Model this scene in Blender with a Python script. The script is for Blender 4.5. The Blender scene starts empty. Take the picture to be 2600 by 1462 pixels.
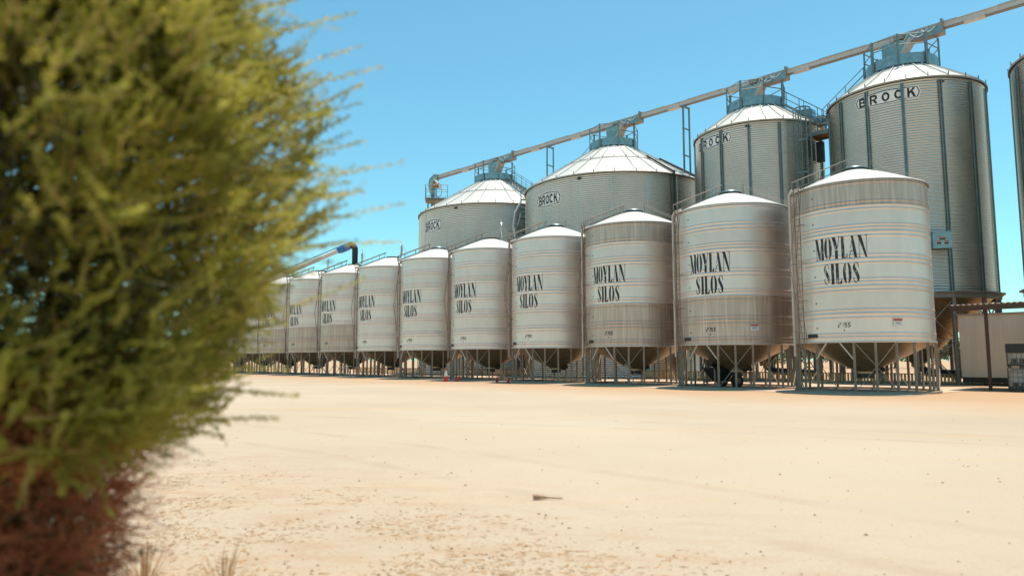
import bpy, bmesh, math, random
import numpy as np
from mathutils import Vector, Matrix
R_ = math.radians
rng = np.random.default_rng(7)
random.seed(7)
sc = bpy.context.scene
COL = sc.collection

# ------------------------------------------------------------------ camera
EYE = 1.55
cam_d = bpy.data.cameras.new('camera'); cam = bpy.data.objects.new('camera', cam_d); COL.objects.link(cam)
cam.location = (0, 0, EYE); cam.rotation_euler = (R_(90 + 5.827), 0, 0)
cam_d.sensor_width = 36; cam_d.lens = 24.92; cam_d.clip_start = 0.05; cam_d.clip_end = 9000
cam_d.dof.use_dof = True; cam_d.dof.focus_distance = 46; cam_d.dof.aperture_fstop = 1.25
sc.camera = cam
# ------------------------------------------------------------------ world, sun, exposure
SUN_EL, SUN_AZ = 78.5, 50.0            # azimuth clockwise from +Y (behind the silos, to the right)
w = bpy.data.worlds.new('World'); sc.world = w; w.use_nodes = True
nt = w.node_tree; nt.nodes.clear()
out = nt.nodes.new('ShaderNodeOutputWorld'); bg = nt.nodes.new('ShaderNodeBackground')
sky = nt.nodes.new('ShaderNodeTexSky'); sky.sky_type = 'NISHITA'; sky.sun_disc = False
sky.sun_elevation = R_(SUN_EL); sky.sun_rotation = R_(SUN_AZ); sky.dust_density = 0.6; sky.ozone_density = 1.0; sky.air_density = 1.0
tint = nt.nodes.new('ShaderNodeMix'); tint.data_type = 'RGBA'; tint.blend_type = 'MULTIPLY'
tint.inputs[0].default_value = 1.0; tint.inputs[7].default_value = (0.63, 1.09, 0.99, 1)
nt.links.new(sky.outputs[0], tint.inputs[6]); nt.links.new(tint.outputs[2], bg.inputs[0])
bg.inputs[1].default_value = 0.14
nt.links.new(bg.outputs[0], out.inputs[0])
sd = bpy.data.lights.new('sun', 'SUN'); so = bpy.data.objects.new('sun', sd); COL.objects.link(so)
sd.energy = 4.6; sd.angle = R_(0.5); sd.color = (1.0, 0.90, 0.79)
sv = Vector((math.cos(R_(SUN_EL)) * math.sin(R_(SUN_AZ)), math.cos(R_(SUN_EL)) * math.cos(R_(SUN_AZ)), math.sin(R_(SUN_EL))))
so.rotation_euler = sv.to_track_quat('Z', 'Y').to_euler(); so.location = (0, 0, 60)
vs = sc.view_settings; vs.view_transform = 'Standard'; vs.look = 'None'; vs.exposure = 0.37; vs.gamma = 1.0; vs.use_curve_mapping = False
try:
    sc.cycles.use_denoising = True; sc.cycles.denoiser = 'OPENIMAGEDENOISE'
    sc.cycles.max_bounces = 8; sc.cycles.caustics_reflective = False; sc.cycles.caustics_refractive = False
except Exception: pass

# ------------------------------------------------------------------ helpers
def mat(name, col, rough=0.6, metal=0.0, var=0.0, scale=3.0, stretch=(1, 1, 1), col2=None, bump=0.0, bscale=30.0, spec=0.5, detail=5.0, lo=0.35, hi=0.65, rvar=0.0):
    m = bpy.data.materials.new(name); m.use_nodes = True
    n = m.node_tree.nodes; l = m.node_tree.links
    p = n['Principled BSDF']
    p.inputs['Roughness'].default_value = rough; p.inputs['Metallic'].default_value = metal
    p.inputs['Specular IOR Level'].default_value = spec
    p.inputs['Base Color'].default_value = (*col, 1)
    if var or col2:
        tc = n.new('ShaderNodeTexCoord'); mp = n.new('ShaderNodeMapping'); mp.inputs['Scale'].default_value = stretch
        l.new(tc.outputs['Object'], mp.inputs[0]); oi = n.new('ShaderNodeObjectInfo'); vm_ = n.new('ShaderNodeMath'); vm_.operation = 'MULTIPLY'; vm_.inputs[1].default_value = 40; l.new(oi.outputs['Random'], vm_.inputs[0]); l.new(vm_.outputs[0], mp.inputs['Location'])
        nz = n.new('ShaderNodeTexNoise'); nz.inputs['Scale'].default_value = scale; nz.inputs['Detail'].default_value = detail
        l.new(mp.outputs[0], nz.inputs['Vector'])
        cr = n.new('ShaderNodeValToRGB'); c2 = col2 or tuple(c * (1 - var) for c in col)
        cr.color_ramp.elements[0].position = lo; cr.color_ramp.elements[1].position = hi
        cr.color_ramp.elements[0].color = (*c2, 1); cr.color_ramp.elements[1].color = (*col, 1)
        l.new(nz.outputs['Fac'], cr.inputs[0]); l.new(cr.outputs[0], p.inputs['Base Color'])
        if rvar:
            ma = n.new('ShaderNodeMapRange'); ma.inputs[3].default_value = rough - rvar; ma.inputs[4].default_value = rough + rvar
            l.new(nz.outputs['Fac'], ma.inputs[0]); l.new(ma.outputs[0], p.inputs['Roughness'])
        if bump:
            nb = n.new('ShaderNodeTexNoise'); nb.inputs['Scale'].default_value = bscale; nb.inputs['Detail'].default_value = 4
            l.new(tc.outputs['Object'], nb.inputs['Vector'])
            b = n.new('ShaderNodeBump'); b.inputs['Strength'].default_value = bump; b.inputs['Distance'].default_value = 0.02
            l.new(nb.outputs['Fac'], b.inputs['Height']); l.new(b.outputs[0], p.inputs['Normal'])
    return m

class MB:
    def __init__(s): s.v = []; s.f = []; s.mi = []; s.mats = []
    def m(s, mt):
        if mt not in s.mats: s.mats.append(mt)
        return s.mats.index(mt)
    def add(s, vs, fs, mi=0):
        b = len(s.v); s.v += [tuple(x) for x in vs]; s.f += [tuple(i + b for i in f) for f in fs]; s.mi += [mi] * len(fs)
    def box(s, c, size, rz=0, mi=0, M=None):
        x, y, z = [a / 2 for a in size]
        vs = [Vector((sx * x, sy * y, sz * z)) for sz in (-1, 1) for sy in (-1, 1) for sx in (-1, 1)]
        T = M if M is not None else Matrix.Rotation(rz, 3, 'Z')
        vs = [T @ q + Vector(c) for q in vs]
        s.add(vs, [(0, 2, 3, 1), (4, 5, 7, 6), (0, 1, 5, 4), (2, 6, 7, 3), (0, 4, 6, 2), (1, 3, 7, 5)], mi)
    def bar(s, a, b, wd, ht=None, mi=0):
        a = Vector(a); b = Vector(b); d = b - a; L = d.length
        if L < 1e-6: return
        M = d.to_track_quat('Y', 'Z').to_matrix()
        s.box((a + b) / 2, (wd, L, ht or wd), mi=mi, M=M)
    def tube(s, pts, r, n=8, mi=0, cap=True):
        pts = [Vector(p) for p in pts]; rr = r if isinstance(r, (list, tuple)) else [r] * len(pts)
        rings = []; up = None
        for i, p in enumerate(pts):
            d = (pts[min(i + 1, len(pts) - 1)] - pts[max(i - 1, 0)]).normalized()
            if up is None: up = Vector((0, 0, 1)) if abs(d.z) < .9 else Vector((1, 0, 0))
            x = d.cross(up).normalized(); y = x.cross(d); up = y
            rings.append([p + (x * math.cos(2 * math.pi * k / n) + y * math.sin(2 * math.pi * k / n)) * rr[i] for k in range(n)])
        vs = [q for g in rings for q in g]; fs = []
        for i in range(len(pts) - 1):
            for k in range(n):
                k2 = (k + 1) % n; fs.append((i * n + k, i * n + k2, (i + 1) * n + k2, (i + 1) * n + k))
        if cap: fs.append(tuple(range(n - 1, -1, -1))); fs.append(tuple((len(pts) - 1) * n + k for k in range(n)))
        s.add(vs, fs, mi)
    def lathe(s, prof, n=64, mi=0, mfun=None, c=(0, 0), a0=0.0):
        # prof: list of (r, z)
        b = len(s.v)
        for r, z in prof:
            for k in range(n):
                a = a0 + 2 * math.pi * k / n; s.v.append((c[0] + r * math.sin(a), c[1] + r * math.cos(a), z))
        for i in range(len(prof) - 1):
            m_ = mfun((prof[i][1] + prof[i + 1][1]) / 2) if mfun else mi
            for k in range(n):
                k2 = (k + 1) % n; s.f.append((b + i * n + k, b + (i + 1) * n + k, b + (i + 1) * n + k2, b + i * n + k2)); s.mi.append(m_)
    def build(s, name, mt=None, parent=None, smooth=False, loc=None):
        me = bpy.data.meshes.new(name); me.from_pydata(s.v, [], s.f)
        ms = s.mats if s.mats else ([mt] if mt else [])
        for q in ms: me.materials.append(q)
        if s.mats: me.polygons.foreach_set('material_index', s.mi)
        if smooth: me.polygons.foreach_set('use_smooth', [True] * len(s.f))
        o = bpy.data.objects.new(name, me); COL.objects.link(o)
        if parent: o.parent = parent
        if loc: o.location = loc
        return o

def tag(o, label=None, cat=None, group=None, kind=None):
    if label: o['label'] = label
    if cat: o['category'] = cat
    if group: o['group'] = group
    if kind: o['kind'] = kind
    return o
def empty(name, loc, rz=0):
    o = bpy.data.objects.new(name, None); COL.objects.link(o); o.location = loc; o.rotation_euler = (0, 0, rz); o.empty_display_size = .3
    return o
def copy_tree(o, parent=None):
    c = o.copy(); COL.objects.link(c); c.parent = parent
    for ch in list(o.children): copy_tree(ch, c)
    return c
def P(az, r, z, c=(0, 0)):
    a = R_(az); return Vector((c[0] + r * math.sin(a), c[1] + r * math.cos(a), z))
def autosmooth(o, ang=35):
    me = o.data; bm = bmesh.new(); bm.from_mesh(me)
    bmesh.ops.recalc_face_normals(bm, faces=bm.faces)
    for f in bm.faces: f.smooth = True
    for e in bm.edges:
        if len(e.link_faces) == 2 and e.calc_face_angle(0) > R_(ang): e.smooth = False
    bm.to_mesh(me); bm.free(); return o

# row direction (unit) and its normal pointing away from the camera
ROW = Vector((0.6824, -0.7310, 0)); NRM = Vector((0.7310, 0.6824, 0))
ROWRZ = math.atan2(ROW.y, ROW.x)

# ------------------------------------------------------------------ materials
M_ = {}
M_['zinc'] = mat('zincalume_sheet', (.83, .69, .60), .45, .72, var=.08, scale=2.2, stretch=(1, 1, .35), detail=6, rvar=.06)
M_['zinc2'] = mat('dulled_zincalume', (.79, .65, .56), .46, .72, var=.08, scale=1.6, stretch=(1, 1, .5), detail=6, rvar=.05)
M_['dirty'] = mat('stained_sheet', (.70, .54, .45), .48, .65, col2=(.50, .38, .30), scale=8.0, stretch=(1, 1, .05), detail=6, lo=.42, hi=.72, rvar=.08)
M_['galv'] = mat('galvanised_corrugated', (.63, .595, .52), .33, .94, var=.08, scale=.9, stretch=(1, 1, .7), detail=8, rvar=.05)
M_['teal'] = mat('galvanised_plate', (.30, .40, .40), .38, .7, var=.25, scale=3.0, detail=8, rvar=.08)
M_['stiff'] = mat('stiffener_steel', (.22, .27, .26), .5, .55, var=.2, scale=2.0, detail=6)
M_['roof'] = mat('pale_roof_sheet', (.58, .56, .51), .5, 0.05, var=.07, scale=1.5, detail=7)
M_['roofw'] = mat('white_cone_roof', (.60, .575, .52), .5, 0.0, var=.06, scale=1.2, detail=7)
M_['trim'] = mat('eave_trim', (.40, .33, .27), .5, .6, var=.2, scale=6)
M_['leg'] = mat('galvanised_leg', (.36, .285, .215), .6, .2, var=.25, scale=4, detail=6)
M_['steel'] = mat('weathered_steel', (.27, .235, .20), .55, .4, var=.3, scale=8)
M_['darks'] = mat('dark_steel', (.06, .055, .05), .55, .4, var=.3, scale=6)
M_['hop'] = mat('hopper_sheet', (.46, .32, .18), .42, .8, var=.25, scale=3.0, detail=6)
M_['rusty'] = mat('rusty_plate', (.34, .15, .06), .75, .2, var=.4, scale=5)
M_['pipe'] = mat('cream_pipe', (.62, .50, .42), .4, .1, var=.12, scale=6)
M_['rust'] = mat('rusty_ladder', (.30, .20, .14), .6, .5, var=.3, scale=9)
M_['black'] = mat('black_rubber', (.02, .02, .02), .55, 0, var=.2, scale=9)
M_['blue'] = mat('blue_paint', (.02, .14, .36), .35, 0, var=.15, scale=4)
M_['tubew'] = mat('pale_tube_paint', (.62, .52, .45), .4, .1, var=.12, scale=3)
M_['wallw'] = mat('cream_wall_sheet', (.80, .63, .48), .55, 0, var=.10, scale=1.3, stretch=(1.5, 1.5, .3), detail=6)
M_['brown'] = mat('brown_paint', (.10, .055, .04), .5, .1, var=.25, scale=6)
M_['awn'] = mat('awning_iron', (.34, .26, .20), .5, .5, var=.2, scale=4)
M_['conc'] = mat('pale_concrete', (.60, .44, .31), .85, 0, var=.18, scale=1.4, detail=8, bump=.3, bscale=14)
M_['signw'] = mat('sign_white', (.90, .86, .82), .5, 0, var=.05, scale=3)
M_['red'] = mat('red_plastic', (.55, .03, .03), .45, 0, var=.2, scale=8)
M_['white'] = mat('white_plastic', (.75, .73, .70), .45, 0, var=.08, scale=5)
M_['yel'] = mat('ochre_pickets', (.78, .52, .20), .7, 0, col2=(.55, .34, .13), scale=6, detail=4)
M_['orange'] = mat('orange_brown_motor', (.45, .17, .05), .5, .1, var=.3, scale=6)
M_['ink'] = mat('black_paint', (.022, .02, .022), .6, 0)
M_['ibc'] = mat('ibc_plastic', (.40, .36, .34), .35, 0, var=.1, scale=4, spec=.5)
M_['bark'] = mat('bark', (.16, .10, .06), .9, 0, var=.4, scale=10)
# worn stencil paint: the steel shows through in flakes
def worn_paint(name, lo):
    m = bpy.data.materials.new(name); m.use_nodes = True; n = m.node_tree.nodes; l = m.node_tree.links; p = n['Principled BSDF']
    tc = n.new('ShaderNodeTexCoord'); nz = n.new('ShaderNodeTexNoise'); nz.inputs['Scale'].default_value = 3.2; nz.inputs['Detail'].default_value = 7; nz.inputs['Roughness'].default_value = .65
    mp = n.new('ShaderNodeMapping'); mp.inputs['Scale'].default_value = (1.6, 1.6, .6); l.new(tc.outputs['Object'], mp.inputs[0]); l.new(mp.outputs[0], nz.inputs['Vector'])
    oi = n.new('ShaderNodeObjectInfo'); vm_ = n.new('ShaderNodeMath'); vm_.operation = 'MULTIPLY'; vm_.inputs[1].default_value = 40; l.new(oi.outputs['Random'], vm_.inputs[0]); l.new(vm_.outputs[0], mp.inputs['Location'])
    cr = n.new('ShaderNodeValToRGB'); cr.color_ramp.elements[0].position = lo; cr.color_ramp.elements[1].position = lo + .07
    cr.color_ramp.elements[0].color = (.026, .023, .025, 1); cr.color_ramp.elements[1].color = (.42, .37, .33, 1)
    l.new(nz.outputs['Fac'], cr.inputs[0]); l.new(cr.outputs[0], p.inputs['Base Color']); p.inputs['Roughness'].default_value = .6
    return m
M_['worn'] = worn_paint('worn_stencil_paint', .53); M_['stencil'] = worn_paint('stencil_paint', .62)

def foliage_mat(name, c1, c2, trans=.35):
    m = bpy.data.materials.new(name); m.use_nodes = True; n = m.node_tree.nodes; l = m.node_tree.links
    p = n['Principled BSDF']; o = n['Material Output']
    g = n.new('ShaderNodeTexCoord'); nz = n.new('ShaderNodeTexNoise'); nz.inputs['Scale'].default_value = 5.0; nz.inputs['Detail'].default_value = 3
    l.new(g.outputs['Object'], nz.inputs['Vector'])
    cr = n.new('ShaderNodeValToRGB'); cr.color_ramp.elements[0].position = .35; cr.color_ramp.elements[1].position = .65
    cr.color_ramp.elements[0].color = (*c1, 1); cr.color_ramp.elements[1].color = (*c2, 1)
    l.new(nz.outputs['Fac'], cr.inputs[0]); l.new(cr.outputs[0], p.inputs['Base Color']); p.inputs['Roughness'].default_value = .5
    p.inputs['Specular IOR Level'].default_value = .35
    t = n.new('ShaderNodeBsdfTranslucent'); l.new(cr.outputs[0], t.inputs[0])
    mx = n.new('ShaderNodeMixShader'); mx.inputs[0].default_value = trans
    l.new(p.outputs[0], mx.inputs[1]); l.new(t.outputs[0], mx.inputs[2]); l.new(mx.outputs[0], o.inputs[0])
    return m
M_['leafy'] = foliage_mat('olive_foliage', (.16, .17, .018), (.58, .54, .085), .45)
M_['tips'] = foliage_mat('pale_spray_tips', (.38, .34, .07), (.70, .60, .22), .5)
M_['inner'] = foliage_mat('shade_dark_inner_twigs', (.05, .045, .015), (.11, .10, .03), .15)  # near-black brown: shade inside the crown is put into this colour
M_['dead'] = foliage_mat('dead_brown_twigs', (.30, .10, .045), (.52, .20, .09), .35)
M_['far'] = foliage_mat('scrub_foliage', (.05, .06, .02), (.12, .125, .045), .2)
M_['dry'] = foliage_mat('dry_straw', (.40, .22, .10), (.62, .42, .22), .3)

# ------------------------------------------------------------------ ground
gm = bpy.data.materials.new('sandy_ground'); gm.use_nodes = True; n = gm.node_tree.nodes; l = gm.node_tree.links; p = n['Principled BSDF']
p.inputs['Roughness'].default_value = .95; p.inputs['Specular IOR Level'].default_value = .15
geo = n.new('ShaderNodeNewGeometry'); sep = n.new('ShaderNodeSeparateXYZ'); l.new(geo.outputs['Position'], sep.inputs[0])
def noise(sc_, det=6, stretch=None, rough=.55, src=None):
    z = n.new('ShaderNodeTexNoise'); z.inputs['Scale'].default_value = sc_; z.inputs['Detail'].default_value = det; z.inputs['Roughness'].default_value = rough
    if stretch:
        q = n.new('ShaderNodeMapping'); q.inputs['Scale'].default_value = stretch; q.inputs['Rotation'].default_value = (0, 0, R_(20)); l.new(geo.outputs['Position'], q.inputs[0]); l.new(q.outputs[0], z.inputs['Vector'])
    else: l.new(geo.outputs['Position'], z.inputs['Vector'])
    return z
def ramp(src, a, b, c0=(0, 0, 0), c1=(1, 1, 1)):
    r = n.new('ShaderNodeValToRGB'); r.color_ramp.elements[0].position = a; r.color_ramp.elements[1].position = b
    r.color_ramp.elements[0].color = (*c0, 1); r.color_ramp.elements[1].color = (*c1, 1); l.new(src, r.inputs[0]); return r
def mix(fac, a, b):
    x = n.new('ShaderNodeMix'); x.data_type = 'RGBA'
    l.new(fac, x.inputs[0]) if not isinstance(fac, float) else setattr(x.inputs[0], 'default_value', fac)
    for s_, k in ((a, 6), (b, 7)):
        if isinstance(s_, tuple): x.inputs[k].default_value = (*s_, 1)
        else: l.new(s_, x.inputs[k])
    return x.outputs[2]
def mth(op, a, b):
    x = n.new('ShaderNodeMath'); x.operation = op
    for k, s_ in enumerate((a, b)):
        if isinstance(s_, (int, float)): x.inputs[k].default_value = s_
        else: l.new(s_, x.inputs[k])
    return x.outputs[0]
big = noise(.09, 5); c = mix(ramp(big.outputs['Fac'], .35, .65).outputs[0], (.425, .335, .24), (.49, .40, .30))
trk = noise(.5, 6, (.12, 1.6, 1)); c = mix(mth('MULTIPLY', ramp(trk.outputs['Fac'], .5, .72).outputs[0], .55), c, (.50, .36, .22))
# redder, looser soil in the strip that runs along the silo row
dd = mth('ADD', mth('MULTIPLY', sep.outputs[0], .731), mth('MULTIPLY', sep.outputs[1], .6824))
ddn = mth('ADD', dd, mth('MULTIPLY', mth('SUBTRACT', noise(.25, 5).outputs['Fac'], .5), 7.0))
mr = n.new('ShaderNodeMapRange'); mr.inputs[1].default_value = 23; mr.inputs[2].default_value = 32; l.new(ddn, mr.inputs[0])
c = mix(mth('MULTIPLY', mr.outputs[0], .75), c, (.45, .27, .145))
# fine litter, thicker to the near left
lit = noise(16, 8, (1, 1.5, 1), .75); lm = ramp(lit.outputs['Fac'], .52, .60)
mr2 = n.new('ShaderNodeMapRange'); mr2.inputs[1].default_value = 10.5; mr2.inputs[2].default_value = 6.5
l.new(mth('ADD', mth('MULTIPLY', sep.outputs[0], .75), mth('ADD', mth('MULTIPLY', sep.outputs[1], .85), mth('MULTIPLY', noise(.8, 4).outputs['Fac'], 3.0))), mr2.inputs[0])
c = mix(mth('MULTIPLY', mth('MULTIPLY', lm.outputs[0], mr2.outputs[0]), mth('ADD', .15, mth('MULTIPLY', ramp(noise(2.2, 5, None, .6).outputs['Fac'], .42, .6).outputs[0], .75))), c, (.40, .225, .11))
pat = noise(1.3, 5, (1, 2.4, 1), .6); c = mix(mth('MULTIPLY', mth('MULTIPLY', ramp(pat.outputs['Fac'], .48, .62).outputs[0], mr2.outputs[0]), .45), c, (.40, .26, .16))
trm = None
for (cx_, cy_, R0) in ((-60, -48, 83.0), (-60, -48, 84.9), (-38, -70, 96.0), (-38, -70, 97.8), (45, -30, 52.0), (45, -30, 53.8)):
    dx_ = mth('SUBTRACT', sep.outputs[0], cx_); dy_ = mth('SUBTRACT', sep.outputs[1], cy_)
    rr_ = mth('SQRT', mth('ADD', mth('MULTIPLY', dx_, dx_), mth('MULTIPLY', dy_, dy_)), 0)
    k_ = mth('ABSOLUTE', mth('SUBTRACT', mth('ADD', rr_, mth('MULTIPLY', big.outputs['Fac'], .8)), R0), 0)
    q_ = n.new('ShaderNodeMapRange'); q_.inputs[1].default_value = .22; q_.inputs[2].default_value = .08; l.new(k_, q_.inputs[0])
    trm = q_.outputs[0] if trm is None else mth('MAXIMUM', trm, q_.outputs[0])
trm = mth('MULTIPLY', trm, ramp(noise(.9, 5).outputs['Fac'], .38, .62).outputs[0])
c = mix(mth('MULTIPLY', trm, .30), c, (.36, .26, .18))
fine = noise(26, 6); c = mix(mth('MULTIPLY', ramp(fine.outputs['Fac'], .58, .72).outputs[0], .35), c, (.36, .24, .15))
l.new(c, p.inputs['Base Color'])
bp = n.new('ShaderNodeBump'); bp.inputs['Strength'].default_value = .45; bp.inputs['Distance'].default_value = .03
l.new(mth('ADD', fine.outputs['Fac'], lit.outputs['Fac']), bp.inputs['Height']); l.new(bp.outputs[0], p.inputs['Normal'])
g = MB(); xs = [-4000, -400, -120] + list(range(-60, 61, 4)) + [120, 400, 4000]; ys = [-4000, -300, -60] + list(range(-8, 121, 4)) + [400, 5000]
for y in ys:
    for x in xs:
        z = 0.0
        g.v.append((x, y, z - .002))
W_ = len(xs)
for j in range(len(ys) - 1):
    for i in range(W_ - 1): g.f.append((j * W_ + i, j * W_ + i + 1, (j + 1) * W_ + i + 1, (j + 1) * W_ + i))
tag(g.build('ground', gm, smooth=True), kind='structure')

# ------------------------------------------------------------------ silo row (hopper-bottom silos on legs)
SR, SE, SB = 3.19, 10.16, 2.45
C0 = Vector((17.777, 35.961, 0)); STEP = Vector((-4.861, 5.207, 0))
H6 = (SE - SB) / 6
def prof_offsets():
    pr = []
    for k in range(6):
        z0 = SB + k * H6
        if k: pr += [(z0 - .03, 0), (z0 - .012, .014), (z0 + .012, .014), (z0 + .03, 0)]
        else: pr += [(z0, 0.0)]
        for f in ((.15, .85) if k % 2 else (.15, .27, .85)):
            c_ = z0 + f * H6
            pr += [(c_ - .075, 0), (c_ - .045, 0), (c_ - .022, .019), (c_, .027), (c_ + .022, .019), (c_ + .045, 0), (c_ + .075, 0)]
    pr += [(SE - .10, 0), (SE - .02, 0), (SE, 0.0)]
    return pr
PRO = prof_offsets()
def dr_at(z):
    for (a, ra), (b, rb) in zip(PRO, PRO[1:]):
        if a <= z <= b: return ra + (rb - ra) * (z - a) / max(b - a, 1e-6)
    return 0
def barrel_mesh(dirty_rings):
    b = MB(); ic = b.m(M_['zinc']); i2 = b.m(M_['zinc2']); idr = b.m(M_['dirty'])
    def mf(z):
        k = min(5, int((z - SB) / H6)); return idr if k in dirty_rings else (i2 if k in (1, 4) else ic)
    b.lathe([(SR + d, z) for z, d in PRO], 96, mfun=mf)
    # bolted flange at the bottom
    b.lathe([(SR, SB + .001), (SR + .05, SB - .0), (SR + .05, SB - .07), (SR - .02, SB - .07)], 96, mi=i2)
    return b

# --- stencil lettering as polygons in a unit-height box
def rib(pts, closed=False):
    # pts (x, y, w) -> quads, width measured across the path
    q = []; L = []
    for i, (x, y, w_) in enumerate(pts):
        x0, y0, _ = pts[max(i - 1, 0)]; x1, y1, _ = pts[min(i + 1, len(pts) - 1)]
        d = math.hypot(x1 - x0, y1 - y0) or 1; nx, ny = -(y1 - y0) / d, (x1 - x0) / d
        L.append(((x + nx * w_ / 2, y + ny * w_ / 2), (x - nx * w_ / 2, y - ny * w_ / 2)))
    for a, b in zip(L, L[1:]): q.append([a[0], a[1], b[1], b[0]])
    return q
def crescent(cx, a, b, t, side, ylo=0, yhi=1):
    cy = (ylo + yhi) / 2; hh = (yhi - ylo) / 2; q = []; prev = None
    for i in range(11):
        th = R_(-78 + 156 * i / 10); ox, oy = a * math.cos(th), hh * math.sin(th) * 1.02
        ix = max((a - t) * math.cos(th) - .0, .02); iy = hh * math.sin(th) * .94
        cur = ((cx + side * ox, cy + oy), (cx + side * ix, cy + iy))
        if prev: q.append([prev[0], prev[1], cur[1], cur[0]])
        prev = cur
    return q
def stem(x, w_, y0=0, y1=1): return [[(x - w_ / 2, y0), (x + w_ / 2, y0), (x + w_ / 2, y1), (x - w_ / 2, y1)]]
def serif(x, w_, y, s=1): return [[(x - w_ / 2, y), (x + w_ / 2, y), (x + w_ / 4, y + s * .045), (x - w_ / 4, y + s * .045)]]
def quad(*p_): return [list(p_)]
G = {}
G['I'] = (.20, stem(.10, .15, .03, .97) + serif(.10, .20, 0) + serif(.10, .20, 1, -1))
G['L'] = (.34, stem(.10, .15, .03, .97) + serif(.10, .20, 0) + serif(.10, .22, 1, -1) + quad((.17, 0), (.32, 0), (.33, .28), (.30, .20), ) + quad((.17, 0), (.32, 0), (.30, .05), (.17, .04)))
G['O'] = (.42, crescent(.19, .19, .5, .145, -1) + crescent(.23, .19, .5, .145, 1))
G['M'] = (.50, stem(.065, .022, .03, .80) + serif(.065, .12, 0) + quad((-.01, 1), (.145, 1), (.31, .02), (.20, .02)) + stem(.42, .135, .03, 1.0) + serif(.42, .19, 0) + serif(.44, .16, 1, -1) + rib([(.27, .15, .02), (.385, .86, .02)]))
G['Y'] = (.42, quad((-.01, 1), (.18, 1), (.285, .45), (.14, .42)) + rib([(.38, .98, .03), (.28, .52, .03)]) + stem(.21, .15, .03, .40) + serif(.21, .2, 0) + serif(.08, .18, 1, -1) + serif(.37, .12, 1, -1))
G['A'] = (.44, rib([(.05, .02, .03), (.11, .32, .03)]) + rib([(.125, .42, .025), (.20, .95, .03)]) + quad((.15, 1), (.26, 1), (.42, .03), (.265, .03)) + serif(.05, .12, 0) + serif(.345, .19, 0) + stem(.175, .09, .30, .335))
G['N'] = (.48, stem(.07, .025, .03, .82) + serif(.07, .13, 0) + quad((.0, 1), (.18, 1), (.44, .0), (.35, .0)) + stem(.43, .025, .22, .97) + serif(.43, .12, 1, -1))
G['S'] = (.36, rib([(.13, .93, .04), (.085, .84, .09), (.085, .74, .13), (.13, .62, .15), (.19, .50, .155), (.235, .38, .15), (.27, .26, .13), (.265, .15, .10), (.235, .07, .05)])
          + rib([(.14, .965, .03), (.20, .985, .035), (.26, .94, .04), (.285, .85, .04), (.30, .72, .02)]) + rib([(.05, .30, .02), (.06, .16, .04), (.10, .06, .045), (.16, .02, .04), (.21, .04, .03)]))
def seg(ch):
    T = {'2': ['a', 'b', 'g', 'e', 'd'], '7': ['a', 'b', 'c'], '5': ['a', 'f', 'g', 'c', 'd'], '1': ['b', 'c']}[ch]
    S = {'a': (0, 1, .5, 1), 'b': (.5, 1, .5, .52), 'c': (.5, .48, .5, 0), 'd': (0, 0, .5, 0), 'e': (0, 0, 0, .48), 'f': (0, .52, 0, 1), 'g': (0, .5, .5, .5)}
    q = []
    for t in T:
        x0, y0, x1, y1 = S[t]; k = .30
        q += rib([(x0 + k * y0, y0, .2), (x1 + k * y1, y1, .2)])
    return q
def arc(cx, cy, a, b, a0, a1, tw, n=10):
    q = []; pv = None
    for i in range(n + 1):
        t = R_(a0 + (a1 - a0) * i / n); cur = ((cx + a * math.cos(t), cy + b * math.sin(t)), (cx + (a - tw) * math.cos(t), cy + (b - tw * .85) * math.sin(t)))
        if pv: q.append([pv[0], pv[1], cur[1], cur[0]])
        pv = cur
    return q
BW = .25; BH = .20
BOLD = {'O': arc(.5, .5, .5, .5, 0, 360, BW, 20), 'C': arc(.5, .5, .5, .5, 42, 318, BW, 16),
 'B': stem(BW / 2, BW) + quad((BW, 0), (.6, 0), (.6, BH), (BW, BH)) + quad((BW, .41), (.62, .41), (.62, .59), (BW, .59)) + quad((BW, 1 - BH), (.58, 1 - BH), (.58, 1), (BW, 1)) + arc(.58, .705, .38, .295, -90, 90, BW) + arc(.6, .295, .40, .295, -90, 90, BW),
 'R': stem(BW / 2, BW) + quad((BW, .36), (.6, .36), (.6, .54), (BW, .54)) + quad((BW, 1 - BH), (.6, 1 - BH), (.6, 1), (BW, 1)) + arc(.6, .68, .38, .32, -90, 90, BW) + quad((.42, .37), (.70, .40), (1.0, 0), (.70, 0)),
 'K': stem(BW / 2, BW) + quad((BW, .30), (BW, .58), (.68, 1), (.99, 1)) + quad((.42, .50), (.64, .68), (1.02, 0), (.70, 0))}
def text_polys(txt, width, height, gap=.03):
    ws = [G[ch][0] for ch in txt]; tot = sum(ws) + gap * (len(txt) - 1); x = 0; q = []
    for ch in txt:
        for poly in G[ch][1]: q.append([((x + a) / tot * width - width / 2, b * height) for a, b in poly])
        x += G[ch][0] + gap
    return q
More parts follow.
